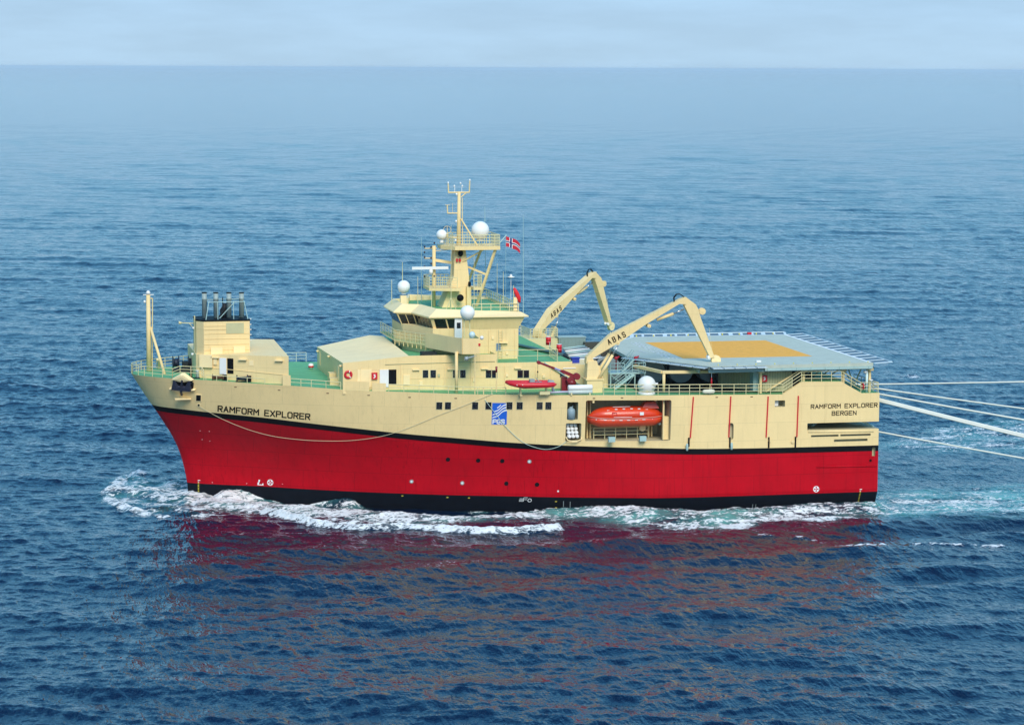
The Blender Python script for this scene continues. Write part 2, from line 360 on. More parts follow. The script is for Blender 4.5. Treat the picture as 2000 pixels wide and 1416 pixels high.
for i, c in enumerate(cutl):
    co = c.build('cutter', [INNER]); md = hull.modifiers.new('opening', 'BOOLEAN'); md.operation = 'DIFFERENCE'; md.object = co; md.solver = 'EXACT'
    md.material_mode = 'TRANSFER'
    bpy.context.view_layer.update(); dg = bpy.context.evaluated_depsgraph_get()
    me = bpy.data.meshes.new_from_object(hull.evaluated_get(dg)); hull.modifiers.clear(); hull.data = me
    bpy.data.objects.remove(co)
hull.data.name = 'hull'; hull.data.set_sharp_from_angle(angle=R(28))

def hull_on(X, z, out=.02):
    y = -float(half(X, z)); e = .05
    tx = Vector((2*e, -float(half(X+e, z))+float(half(X-e, z)), 0)).normalized()
    tz = Vector((0, -float(half(X, z+e))+float(half(X, z-e)), 2*e)).normalized()
    n = tx.cross(tz); n = n if n.y < 0 else -n
    return Vector((X, y, z))+n*out, tx, tz, n
def hullmap(X0, z0, out, slope=0.0):
    def f(u, v):
        X = X0+u; z = z0+v+slope*u
        return tuple(hull_on(X, z, out)[0])
    return f
def wallmap(y, X0, z0, out=.02):
    return lambda u, v: (X0+u, y-out, z0+v)

# names on bow and quarter
a = AH(426, 803); b = AH(601, 819); H_ = .60; W_ = b[0]-a[0]
wf = (W_*6/H_-1.9*14)/sum(GL[c][1] for c in 'RAMFORM EXPLORER')
m = MB(); lettering('RAMFORM EXPLORER', H_, wf, 1.9, .13, hullmap(a[0], a[2], .015, (b[2]-a[2])/W_), m); m.build('name_lettering', LETTER, hull)
m = MB(); a = AY(1584, 798, -19.8); b = AY(1713, 797.5, -19.8); W_ = b[0]-a[0]; H_ = .41
wf = (W_*6/H_-2.2*15)/sum(GL[c][1] for c in 'RAMFORM EXPLORER')
lettering('RAMFORM EXPLORER', H_, wf, 2.2, .085, wallmap(-19.8, a[0], a[2]), m)
a = AY(1625, 811, -19.8); b = AY(1672, 811, -19.8); W_ = b[0]-a[0]; wf = (W_*6/H_-2.2*5)/sum(GL[c][1] for c in 'BERGEN')
m.nxt(); lettering('BERGEN', H_, wf, 2.2, .085, wallmap(-19.8, a[0], a[2]), m); m.build('name_lettering', LETTER, hull)

# company logo: blue field with white waves above serif letters
a = AH(960, 829); b = AH(991, 787); LW = b[0]-a[0]; LH = b[2]-a[2]; hmx = lambda o: hullmap(a[0], a[2], o)
m = MB(); f = hmx(.012)
for i in range(6): m.add([f(LW*i/6, 0), f(LW*(i+1)/6, 0), f(LW*(i+1)/6, LH), f(LW*i/6, LH)], [(0, 1, 2, 3)], 0)
f = hmx(.022)
for k in range(5):
    t0 = .27+.13*k; pts = []
    for i in range(25):
        x = i/24; yy = t0+.44*x+.032*math.sin(x*9.2+1.2); pts.append((x, yy))
    for (x0, y0), (x1, y1) in zip(pts, pts[1:]):
        if y1 > .985 or y0 > .985 or x0 < max(.03, (t0-.44)*1.5): continue
        h0 = .030+.012*(x0)
        if y0+h0 > .985 or y1+h0 > .985: continue
        m.add([f(x0*LW, (y0-h0)*LH), f(x1*LW, (y1-h0)*LH), f(x1*LW, (y1+h0*.6)*LH), f(x0*LW, (y0+h0*.6)*LH)], [(0, 1, 2, 3)], 1)
lettering('PGS', LH*.18, 1.12, 1.6, .115, lambda u, v: f(u+LW*.09, v+LH*.045), m, 1)
for ux in (.10, ): pass
m.build('logo_panel', [BLUE, WLET], hull)

# hull windows, hull marks
def hull_window(px, py, wd=.62, ht=.78):
    p = AH(px, py); o, tx, tz, n = hull_on(p[0], p[2], 0)
    m = MB()
    def rect(w_, h_, d0, d1, mi):
        c = [o+tx*sx*w_/2+tz*sz*h_/2 for sx, sz in ((-1, -1), (1, -1), (1, 1), (-1, 1))]
        m.loft([[tuple(q+n*d0) for q in c], [tuple(q+n*d1) for q in c]], mi)
    rect(wd+.12, ht+.12, -.05, .02, 0); rect(wd, ht, -.04, .03, 1)
    return m.build('window', [FRAME, GLASS], hull)
for px in (858, 875, 928, 954, 995, 1015, 1054, 1071): hull_window(px, 792.5)
def disc_on_hull(px, py, r, ms, ring=None, name='hull_mark', n=12, out=.02, sx=1.0):
    p = AH(px, py); o, tx, tz, nn = hull_on(p[0], p[2], out); m = MB()
    c = [tuple(o+tx*r*math.cos(2*math.pi*k/n)+tz*r*sx*math.sin(2*math.pi*k/n)) for k in range(n)]
    m.loft([c, [tuple(Vector(q)+nn*.03) for q in c]], 0)
    if ring:
        r2 = r*ring; c2 = [tuple(o+nn*.035+tx*r2*math.cos(2*math.pi*k/n)+tz*r2*math.sin(2*math.pi*k/n)) for k in range(n)]
        m.loft([c2, [tuple(Vector(q)+nn*.01) for q in c2]], 1)
    return m.build(name, ms, hull)
for px, py in ((875, 897), (934, 899), (981, 900), (989, 944), (1049, 946)): disc_on_hull(px, py, .24, [BLACK, BOOTM], .6, 'discharge_outlet')
for px, py in ((1034, 901), (804, 940), (903, 943)): disc_on_hull(px, py, .22, [GREY, WHITE], .6, 'discharge_outlet')
disc_on_hull(1090, 959, .10, [WHITE], None, 'discharge_outlet')
def thruster_mark(px, py, r):
    p = AH(px, py); o, tx, tz, nn = hull_on(p[0], p[2], .03); m = MB(); n = 20
    c0 = [tuple(o+tx*r*math.cos(2*math.pi*k/n)+tz*r*math.sin(2*math.pi*k/n)) for k in range(n)]
    c1 = [tuple(o+tx*r*.78*math.cos(2*math.pi*k/n)+tz*r*.78*math.sin(2*math.pi*k/n)) for k in range(n)]
    m.loft([c0, c1], 0, cap=False)
    for aa in (45, 135):
        d = tx*math.cos(R(aa))+tz*math.sin(R(aa)); e = tx*-math.sin(R(aa))+tz*math.cos(R(aa))
        for sgn in (-1, 1):
            m.add([tuple(o+nn*.004*(aa/45)+d*.02*sgn), tuple(o+nn*.004*(aa/45)+d*r*.78*sgn+e*r*.30), tuple(o+nn*.004*(aa/45)+d*r*.85*sgn), tuple(o+nn*.004*(aa/45)+d*r*.78*sgn-e*r*.30)], [(0, 1, 2, 3)], 0)
    m.build('thruster_mark', [WLET], hull, fix=False)
thruster_mark(528, 942, .36); thruster_mark(1594, 955, .34)
m = MB()                                               # bulbous bow mark
p = AH(503, 947)
f = hullmap(p[0], p[2], .03)
for q in ([(.10, .62), (.28, .62), (.22, .34), (.10, .30)], [(.02, .30), (.20, .34), (.12, .10), (0, .06)], [(0, 0), (.62, 0), (.62, .10), (.0, .10)], [(.50, .02), (.62, .02), (.60, .24), (.50, .20)]):
    m.add([f(*c) for c in q], [(0, 1, 2, 3)], 0)
m.build('bulb_mark', WLET, hull, fix=False)
m = MB(); p = AH(1014, 974)                              # load line mark amidships
f = hullmap(p[0], p[2]-.25, .03)
for x0, y0, x1, y1 in ((0, 0, .45, 0), (0, .14, .45, .14), (.05, .28, .4, .28), (.45, -.02, .45, .42), (.5, .42, .85, .42), (.5, .2, .8, .2)):
    d = Vector((x1-x0, y1-y0)).normalized(); nn = Vector((-d.y, d.x))*.03
    m.add([f(x0-nn.x, y0-nn.y), f(x1-nn.x, y1-nn.y), f(x1+nn.x, y1+nn.y), f(x0+nn.x, y0+nn.y)], [(0, 1, 2, 3)])
for k in range(10):
    a0, a1 = 2*math.pi*k/10, 2*math.pi*(k+1)/10
    m.add([f(1.08+rr*math.cos(aa), .12+rr*math.sin(aa)) for rr, aa in ((.22, a0), (.22, a1), (.15, a1), (.15, a0))], [(0, 1, 2, 3)])
m.build('load_line_mark', WLET, hull, fix=False)
for px, ys in ((386.5, (938, 968)), (1679, (956, 984))):
    m = MB(); p0 = AH(px, ys[0]); p1 = AH(px, ys[1]); n_ = 11
    for k in range(n_):
        z = p0[2]+(p1[2]-p0[2])*k/(n_-1); f = hullmap(p0[0], z, .03); wd = .26 if k == 0 else .14
        m.nxt().add([f(0, 0), f(wd, 0), f(wd, .07), f(0, .07)], [(0, 1, 2, 3)], 1 if k < 2 else 0)
    m.build('draught_mark', [YELLOW, WLET], hull, fix=False)
for px, py in ((874, 971), (916, 972), (1086, 979), (1086, 991), (786, 968)):
    disc_on_hull(px, py, .12, [YELLOW], None, 'valve_mark', 6, sx=.5)
for px, py in ((391, 841), (409, 842), (395, 858), (415, 942), (482, 944), (552, 945), (410, 861)):
    disc_on_hull(px, py, .07, [mat('pink_mark', (.75, .45, .45), .5)], None, 'depth_mark', 6, sx=.6)
for px, py in ((1101, 984), (1114, 985), (1470, 990), (1476, 990)):
    q = AH(px, py); f = hullmap(q[0], q[2], .03); m = MB(); m.add([f(-.03, -.35), f(.04, -.35), f(-.02, .35), f(-.09, .35)], [(0, 1, 2, 3)]); m.build('fairing_stripe', GREY, hull, fix=False)
for px, py in ((640, 768), (720, 772), (800, 776), (890, 778), (1160, 778), (1215, 777), (1400, 776), (1468, 775), (460, 756), (545, 762)):
    q = AH(px, py); o_, tx, tz, nn = hull_on(q[0], q[2], 0); m = MB(); c = [o_+tx*sx*.13+tz*sz*.05 for sx, sz in ((-1, -1), (1, -1), (1, 1), (-1, 1))]; m.loft([[tuple(v-nn*.02) for v in c], [tuple(v+nn*.015) for v in c]]); m.build('scupper', mat('rusty_slot', (.16, .07, .03), .8), hull)
# red guide rails with black feet, sheaves and stripes on the port side aft
for pt, pm, pb in (((1354, 775), (1348, 855), (1345, 872)), ((1427, 774), (1423, 854), (1425, 874)), ((1500, 774), (1496, 854), (1501, 874)), ((1559, 773), (1556, 853), (1553, 874))):
    a_, b_, c_ = [Vector(AY(*q, -19.8)) for q in (pt, pm, pb)]
    m = MB(); m.obox(a_+Vector((0, -.06, 0)), b_+Vector((0, -.06, 0)), .12, .12, 0, up=(0, 1, 0)); m.obox(Vector((c_.x, -19.86, b_.z+.02)), c_+Vector((0, -.06, 0)), .15, .13, 1, up=(0, 1, 0))
    m.build('guide_rail', [SIGNR, BLACK], hull)
for px, py in ((1342, 874), (1429, 872)):
    m = MB(); c = AY(px, py, -20.0); m.lathe(tuple(c), [(.10, -.35), (.13, -.2), (.13, .3), (.08, .42)], 8); m.build('sheave', PALEG, hull)
for px, py in ((1503, 860), (1548, 862)):
    m = MB(); c = AY(px, py, -19.8); m.lathe(tuple(c), [(.2, -.12), (.2, 0)], 12, axis='y'); m.build('hatch_cover', CREAM, hull)
a, b = AY(1594, 912, -19.8), AY(1712, 910, -19.8)
m = MB(); m.path([tuple(a), tuple(b)], .09, 8); m.build('rubbing_strake', RED, hull)
a, b = AY(1578, 845, -19.8), AY(1706, 844, -19.8)
m = MB(); m.path([(a[0], -19.70, a[2]+.10), (b[0], -19.70, b[2]+.10)], .17, 12); m.build('stern_roller', CREAM, hull)
p = AY(1700, 899, -19.8); m = MB(); m.lathe((p[0], -19.8, p[2]), [(.22, -.03), (.22, 0)], 14, axis='y'); m.lathe((p[0], -19.84, p[2]), [(.14, -.03), (.14, 0)], 14, 1, axis='y'); m.build('discharge_outlet', [RED, BLACK], hull)
m = MB(); m.box((28.3, -19.3, 11.2), (28.75, -18.9, 11.8)); m.build('camera_box', WHITE, hull)
# braces visible through the long slot by the stern
m = MB(); m.tube((33.3, -17, 8.5), (34.6, -17, 9.4), .12, 6); m.tube((35.4, -17.6, 9.3), (39.6, -17.0, 8.5), .14, 6); m.tube((38.6, -18.4, 9.2), (40, -18.2, 8.5), .12, 6); m.box((32.0, -16.6, 8.6), (33.6, -16.2, 9.0))
m.build('slot_brace', PALEG, hull)
# white fairlead and square hawse on the bow
p = AH(388, 777); o_, tx, tz, n_ = hull_on(p[0], p[2], 0)
m = MB(); c = [o_+tx*sx*.34+tz*sz*.42 for sx, sz in ((-1, -1), (1, -1), (1, 1), (-1, 1))]; m.loft([[tuple(q-n_*.05) for q in c], [tuple(q+n_*.05) for q in c]], 0)
c = [o_+tx*sx*.27+tz*sz*.35 for sx, sz in ((-1, -1), (1, -1), (1, 1), (-1, 1))]; m.loft([[tuple(q) for q in c], [tuple(q+n_*.06) for q in c]], 1); m.build('mooring_port', [CREAM2, BLACK], hull)
disc_on_hull(388.5, 791, .24, [CREAM2, BLACK], .55, 'fairlead', 14)

# anchor housing on the port bow with its anchor
p = AH(357, 751); o_, tx, tz, n_ = hull_on(p[0], p[2], 0)
def bowp(u, v, d): return tuple(o_+tx*u*1.28+tz*v*1.22+n_*d)
m = MB()
rings = []
for k, (su, sv, d) in enumerate(((1.25, .50, -.1), (1.15, .40, .28), (.62, .22, .34))):
    rings.append([bowp(u*su, -.48+v*sv, d) for u, v in ((-1, .1), (-.55, -.35), (.0, -.85), (.55, -.35), (1, .1), (.6, .55), (-.6, .55))])
m.loft(rings, 0)
rings = [[bowp(u*su, .72+v*sv, d) for u, v in ((-1, -.4), (-.2, -.9), (.2, -.9), (1, -.4), (.45, .45), (.15, .95), (-.15, .95), (-.45, .45))] for su, sv, d in ((1.0, .45, -.1), (.9, .38, .34), (.5, .2, .40))]
m.loft(rings, 0); m.box((p[0]-.85, p[1]-.2, p[2]-1.62), (p[0]+.85, p[1]+.7, p[2]-1.54))
m.build('anchor_housing', CREAM2, hull)
m = MB(); m.loft([[bowp(u, v, .0) for u, v in ((-.95, -.35), (1.0, -.42), (1.02, .2), (.62, .62), (-.5, .66), (-.95, .1))], [bowp(u, v, .22) for u, v in ((-.9, -.3), (.95, -.38), (.96, .15), (.6, .5), (-.5, .55), (-.9, .05))]], 0)
m.build('anchor_recess', BLACK, hull)
anch = tag(MB().build('anchor', BLACK) if False else bpy.data.objects.new('anchor', None), 'black anchor stowed in its pocket on the port bow', 'anchor'); COL.objects.link(anch); anch.location = tuple(p)
anch.matrix_world = Matrix.Translation(Vector(p))
IRON = mat('anchor_iron', (.022, .024, .045), .55, var=.3, vscale=3)
m = MB(); m.loft([[bowp(-.92, -.40, .24), bowp(.92, -.50, .24), bowp(.90, -.05, .24), bowp(-.9, -.0, .24)], [bowp(-.88, -.38, .55), bowp(.88, -.46, .55), bowp(.85, -.12, .5), bowp(-.85, -.08, .5)]], 0); m.build('crown', IRON, anch)
for sg in (-1, 1):
    m = MB(); m.loft([[bowp(sg*.86, -.1, .26), bowp(sg*.3, -.1, .26), bowp(sg*.66, .62, .26), bowp(sg*.80, .55, .26)], [bowp(sg*.84, -.1, .50), bowp(sg*.4, -.1, .50), bowp(sg*.66, .55, .34), bowp(sg*.78, .5, .34)]], 0); m.build('fluke', IRON, anch)
m = MB(); m.obox(bowp(0, -.2, .42), bowp(.06, .62, .38), .17, .17, 0); m.obox(bowp(0, -1.0, .2), bowp(0, -.5, .45), .22, .2, 0); m.build('shank', IRON, anch)

# bulwark hump aft on the port side
m = MB(); hp = [AY(*q, -19.8) for q in ((1529, 769.6), (1566, 746), (1644, 745.6), (1682, 767.4))]
pz = [(q[0], q[2]) for q in hp]; base = [(pz[-1][0], float(deckz(pz[-1][0]))-.02), (pz[0][0], float(deckz(pz[0][0]))-.02)]
poly = pz+base; m.loft([[(x, -19.803, z) for x, z in poly], [(x, -19.45, z) for x, z in poly]]); m.build('bulwark', CREAM, ship)
m = MB(); m.box((pz[1][0]+.2, -19.5, pz[1][1]-.12), (pz[2][0], -17.6, pz[1][1]-.04)); m.build('catwalk', GREEN, ship)
for px in ((1387),): pass

# ---- railings along the deck edge
def edge(X, ins=.12, dz=0.0): return (X, -(float(half(X, float(deckz(X))))-ins), float(deckz(X))+dz)
m = MB()
pts = [edge(x) for x in (-38.0, -37.4, -36.6, -35.6, -34.6)]
bow = [(-38.55, -.5, 13.85)]+pts
rail(m, bow, 1.05, 3, 1.1); rail(m.nxt(), [edge(-34.6), edge(-33.8, .3, .35), edge(-31.6, .25, .35), edge(-31.4, .2, .0)], 1.0, 3, 1.1)
stb = [(x, -y, z) for x, y, z in bow]+[(-33.5, 5.9, 13.8), (-31.4, 7.2, 13.8), (-29, 8.2, 13.8), (-26, 9.5, 13.6)]
rail(m.nxt(), stb, 1.05, 3, 1.1); rail(m.nxt(), [(-38.55, -.5, 13.85), (-38.62, 0, 13.85), (-38.55, .5, 13.85)], 1.05, 3, 1)
m.build('bow_railing', RAILM, ship)
m = MB(); rail(m, [edge(x, .1) for x in (-31.2, -29, -27, -25.2)], .55, 1, 1.6)
rail(m.nxt(), [edge(x, .1) for x in (-22.6, -20.5, -17.5)], .75, 2, 1.4)
rail(m.nxt(), [edge(x, .1) for x in (-12.6, -9.5, -6.5, -3.5, -.6)], .75, 2, 1.7)
rail(m.nxt(), [edge(x, .1) for x in (9.6, 13, 16.5, 21, 25, 29.1)]+[(pz[1][0], -19.68, pz[1][1]), (pz[2][0], -19.68, pz[2][1]), (pz[3][0], -19.68, pz[3][1]), (39.9, -19.68, 12.42)], 1.1, 3, 1.2)
m.build('side_railing', RAILM, ship)
m = MB(); rail(m, [(-22.7, 10.6, 13.5), (-17.8, 13.0, 13.2)], 1.05, 3, 1.3); m.build('far_side_railing', mat('pale_rail_paint', (.62, .70, .62), .5), ship)
m = MB(); rail(m, [(39.9, -19.3, 12.4), (39.9, -12, 12.4)], 1.1, 3, 1.3); m.build('stern_railing', RAILM, ship)
# bulwark patches closing the walkway gaps
for xa, xb, h in ((-17.2, -14.6, .95), (-12.9-1.4, -12.9, .85), (-23.4, -22.6, 1.1), (-31.1, -30.2, .0)):
    if h:
        m = MB(); pa = [edge(xa+(xb-xa)*k/3, .02) for k in range(4)]
        m.loft([[ (x, y, z-.02) for x, y, z in pa], [(x, y, z+h) for x, y, z in pa]], cap=False, closed=False)
        m.loft([[ (x, y+.08, z-.02) for x, y, z in pa], [(x, y+.08, z+h) for x, y, z in pa]], cap=False, closed=False)
        m.loft([[ (x, y, z+h) for x, y, z in pa], [(x, y+.08, z+h) for x, y, z in pa]], cap=False, closed=False); m.build('bulwark_plate', CREAM, ship)

# ---- foremast
m = MB(); b_ = Vector((-36.6, 1.6, 13.83)); top = Vector(AY(288.5, 576, 1.6))
m.tube(b_, (b_.x, 1.6, top.z), .30, 12, .22)
m.tube((b_.x+.34, 1.6, 14), (b_.x+.46, 1.6, top.z-.4), .06, 6); m.tube((b_.x+.46, 1.6, top.z-.4), (b_.x, 1.6, top.z-.4), .06, 6)
fb = Vector(AY(320, 731, 1.6)); m.tube((b_.x+.2, 1.6, Vector(AY(292, 640, 1.6)).z), (-35.15, -1.7, 13.83), .16, 8)
fo = m.build('foremast', CREAM, ship)
m = MB(); m.tube((b_.x-.55, 1.6, top.z), (b_.x+.6, 1.6, top.z), .05, 6); m.lathe((b_.x, 1.6, top.z+.05), [(.2, 0), (.26, .2), (.1, .4)], 8); m.nxt().lathe((b_.x-.4, 1.6, top.z-.9), [(.1, 0), (.13, .15), (.1, .3)], 8)
m.build('masthead_light', WHITE, fo)

# ---- fore deck machinery
wn = thing('anchor_winch', 'black anchor winch with cable drums on the foredeck beside the exhaust house', 'winch', (-33.0, 1.2, 13.8))
m = MB(); m.box((-34.0, .2, 13.8), (-31.6, 2.4, 14.1)); m.box((-33.0, .6, 14.1), (-32.4, 1.8, 14.9)); m.build('bed_frame', DARK, wn)
for x in (-33.7, -32.0): m = MB(); m.lathe((x, 1.4, 14.75), [(.75, -.35), (.75, -.28), (.45, -.26), (.45, .26), (.75, .28), (.75, .35)], 16, axis='x'); m.build('drum', NAVY, wn)
bl = thing('mooring_bollard', 'pair of black bollard posts inside the port bow railing', 'bollard', (-32.4, -5.6, 13.8))
m = MB(); m.box((-32.9, -5.8, 13.8), (-31.7, -5.3, 13.9)); m.build('base', BLACK, bl)
for x in (-32.65, -31.95): m = MB(); m.lathe((x, -5.55, 13.9), [(.16, 0), (.16, .7), (.2, .74), (.2, .8)], 10); m.build('post', WHITE if x > -32.5 else BLACK, bl)
vt = thing('mushroom_vent', 'small cream mushroom vent on the foredeck just behind the foremast', 'vent', (-35, 3.5, 13.8))
m = MB(); m.lathe((-35.4, 3.6, 13.8), [(.15, 0), (.15, .9), (.32, .95), (.3, 1.15), (.1, 1.25)], 10); m.build('cap', CREAM2, vt)

# ---- exhaust house (forward) : follows the flare of the port side
P2 = lambda px, py, z: tuple(AZ(px, py, z)[:2])
m = MB()
fh = [(-32.0, 6.0), (-32.0, -4.4), (-31.2, -5.3), (-22.75, -10.45), (-22.75, 2.8), (-25.6, 6.0)]
m.prism(fh, 13.55, [16.3, 16.3, 16.35, 16.55, 16.95, 16.7]); exh = m.build('exhaust_house', [CREAM], ship)
def onwall(p0, p1):                                   # local frame on a vertical wall through two plan points
    p0 = Vector((*p0, 0)); p1 = Vector((*p1, 0)); d = (p1-p0).normalized(); n = Vector((d.y, -d.x, 0)); n = n if n.y < 0 or (abs(n.y) < 1e-6 and n.x < 0) else -n
    def hit(px, py):
        r = _ray(px, py); n3 = np.array(n); t = (np.array(p0)-CAM).dot(n3)/r.dot(n3); return Vector(CAM+r*t)
    return d, n, hit
def panel(w_, px, py, wd, ht, th, mi_mats, parent, name, off=0):
    d, n, hit = w_; c = hit(px, py); m = MB()
    cs = [c+d*sx*wd/2+Vector((0, 0, sz*ht/2)) for sx, sz in ((-1, -1), (1, -1), (1, 1), (-1, 1))]
    m.loft([[tuple(q-n*.02) for q in cs], [tuple(q+n*(th+off)) for q in cs]]); return m.build(name, mi_mats, parent)
def window(w_, px, py, wd, ht, parent, glass=GLASS, lean=0.0, fr=.06, name='window', bars=0, skew=0.0):
    d, n, hit = w_; c = hit(px, py); m = MB(); up = Vector((0, 0, 1))+n*lean+d*skew
    def rect(a, b, d0, d1, mi, cx=0):
        cs = [c+d*(cx+sx*a/2)+up*sz*b/2 for sx, sz in ((-1, -1), (1, -1), (1, 1), (-1, 1))]
        m.loft([[tuple(q+n*d0) for q in cs], [tuple(q+n*d1) for q in cs]], mi)
    rect(wd+2*fr, ht+2*fr, -.05, .022, 0); rect(wd, ht, -.04, .035, 1)
    for k in range(bars): rect(.05, ht, -.02, .05, 0, wd*((k+1)/(bars+1)-.5))
    return m.build(name, [FRAME, glass], parent)
WE = onwall((-31.2, -5.3), (-22.75, -10.45))
panel(WE, 436, 715, .78, 1.75, .10, WHITE, exh, 'open_door')
panel(WE, 450, 715, .72, 1.65, .025, BLACK, exh, 'doorway')
panel(WE, 404, 705, 1.5, 1.35, .30, CREAM2, exh, 'locker'); panel(WE, 421, 705, .38, .8, .15, CREAM2, exh, 'locker')
panel(WE, 491, 709, .5, .55, .03, CREAM2, exh, 'hatch')
for px, py in ((475, 702), (546, 704), (421, 698)): panel(WE, px, py, .9, .12, .3, CREAM2, exh, 'deck_light')
d, n, hit = WE; m = MB(); a = hit(392, 716); b = hit(563, 733); m.obox(tuple(a+n*.02), tuple(b+n*.02), .06, .06); m.build('wall_seam', CREAM, exh)
m = MB(); m.box((-31.9, -5.0, 13.8), (-29.6, -4.7, 14.8)); m.build('screen', CREAM, exh)
# casing
cas = MB(); cp = [(-31.9, -.4), (-31.9, -4.0), (-31.2, -5.0), (-26.25, -5.0), (-26.25, -.4)]
cas.prism(cp, 16.2, [19.85]*5); casing = cas.build('exhaust_casing', CREAM, ship)
for k, z in enumerate((16.75, 17.35, 17.95, 18.5, 18.95, 19.35)):
    m = MB(); x1 = -26.3 if k < 4 else -28.6
    m.box((-31.15, -5.05, z), (x1, -5.0, z+.05)); m.build('stiffener', CREAM, casing)
WC = onwall((-31.2, -5.0), (-26.25, -5.0))
panel(WC, 459, 641, 1.9, 1.15, .06, CORR, casing, 'vent_grille')
panel(WC, 423, 686, 1.25, .85, .22, CREAM2, casing, 'locker'); panel(WC, 467, 684, 1.25, .85, .22, CREAM2, casing, 'locker')
m = MB(); m.prism([(-31.95, -.35), (-31.95, -4.0), (-31.2, -5.05), (-26.2, -5.05), (-26.2, -.35)], 19.86, 20.0); m.build('casing_top', BLACK, casing)
for px in (399, 421.5, 447, 471.5):
    yy = -2.6; p = AY(px, 571, yy)
    m = MB(); m.lathe((p[0], yy, 20.0), [(.27, 0), (.27, 2.0), (.29, 2.02), (.29, 2.12), (.27, 2.14), (.27, p[2]-20.0-.1)], 14); m.lathe((p[0], yy, 20.0), [(.285, p[2]-20.1), (.285, p[2]-20.0), (.2, p[2]-20.0)], 14, 1)
    pp = m.build('exhaust_pipe', [STACK, BLACK], casing)
m = MB()
for x0, x1 in ((-30.9, -30.55), (-26.4, -26.75)): m.tube((x0, -4.6, 20), (x1, -4.2, 21.85), .05, 5); m.tube((x0, -.7, 20), (x1, -1.1, 21.85), .05, 5)
for x in (-29.6, -27.9): m.tube((x, -4.4, 20), (x, -4.2, 21.85), .045, 5)
m.tube((-30.6, -4.2, 21.85), (-26.7, -4.2, 21.85), .05, 5); m.tube((-30.6, -1.1, 21.85), (-26.7, -1.1, 21.85), .05, 5); m.tube((-30.6, -4.2, 21.85), (-30.6, -1.1, 21.85), .05, 5); m.tube((-26.7, -4.2, 21.85), (-26.7, -1.1, 21.85), .05, 5)
m.tube((-29.4, -4.2, 20.1), (-27.8, -4.2, 21.8), .05, 5)
m.build('pipe_frame', PALEG, casing)
m = MB(); m.lathe((-28.6, -1.9, 20), [(.5, 0), (.55, .8), (.3, 1.2), (.2, 1.5)], 10); m.tube((-29.3, -2.6, 20.1), (-28.4, -2.6, 21.4), .08, 6); m.tube((-28.9, -2.6, 21), (-28.9, -2.6, 22.2), .06, 6); m.build('silencer', DARK, casing)
m = MB(); yy = -2; q = AY(379, 632, yy); m.tube((q[0]+.3, yy, q[2]), (q[0]-1.4, yy, q[2]+.1), .05, 5); m.tube((q[0]+.2, yy, q[2]-.8), (q[0]-.5, yy, q[2]), .04, 5); m.lathe((q[0]-1.45, yy, q[2]+.1), [(.2, -.2), (.08, .15)], 8, axis='x')
m.tube((q[0]-.02, -3.2, 16.3), (q[0]-.02, -3.2, 20.3), .05, 5); m.tube((q[0]-.02, -2.7, 16.3), (q[0]-.02, -2.7, 20.3), .05, 5)
for k in range(11): m.tube((q[0]-.02, -3.2, 16.5+k*.35), (q[0]-.02, -2.7, 16.5+k*.35), .025, 4)
m.build('signal_horn_bracket', RAILM, casing)
m = MB()
for px, py in ((379, 641), (377, 692)):
    q = AY(px-1, py, -3); m.nxt().lathe((q[0], -3, q[2]), [(.12, -.12), (.16, .12)], 8)
for z in (20.0, 19.4, 18.85, 18.3, 17.7): m.nxt().lathe((-26.1, -4.6, z), [(.06, -.05), (.08, .08)], 6)
m.build('floodlight', WHITE, casing)

# ---- main deckhouse
YH = -12.8
dh = MB()
# sloping forward roof: rises aft, dips to starboard
zf = lambda x: 16.0+(x+17.3)*.085
dh.prism([(-17.3, YH), (-10.2, YH), (-10.2, 4.0), (-11.3, 7.2), (-17.3, 7.2)], 12.7, [16.0, 16.6, 16.95, 16.75, 15.55], 0, capm=1)
dh.prism([(-10.2, YH), (-.7, YH), (-.7, 9.5), (-9.0, 9.5), (-10.2, 6.0)], 12.7, 16.3, 0, capm=2)
dh.box((-10.2, YH, 16.3), (-.7, YH+.12, 16.62)); dh.box((-.82, YH+.12, 16.3), (-.7, -9.8, 16.62))
dh.prism([(-.7, YH), (7.6, YH), (7.6, 15.0), (-.7, 12.0)], 12.6, 15.68, 0, capm=2)
house = dh.build('deckhouse', [CREAM, CREAM2, GREEN], ship)
WD = onwall((-17.3, YH), (7, YH)); WDF = onwall((-17.3, YH), (-17.3, 7.2))
for px in (831, 846, 890, 904, 954, 966, 1016, 1028): window(WD, px, 730.5, .58, .82, house)
panel(WD, 750, 739, .95, 1.85, .12, WHITE, house, 'open_door'); panel(WD, 766.5, 736, .85, 1.55, .03, BLACK, house, 'doorway')
panel(WD, 712, 733, 1.5, .0+1.25, .05, CREAM2, house, 'roller_shutter'); panel(WD, 712, 748, 1.3, .9, .04, CREAM2, house, 'hatch'); panel(WD, 794, 742, .7, 1.1, .08, CREAM2, house, 'locker')
for px, py in ((812, 722), (880, 721), (946, 720), (1011, 719)): panel(WD, px, py, .75, .10, .25, CREAM2, house, 'deck_light')
m = MB(); m.box((-10.1, YH-.03, 14.15), (-.75, YH, 14.2)); m.build('wall_seam', CREAM, house)
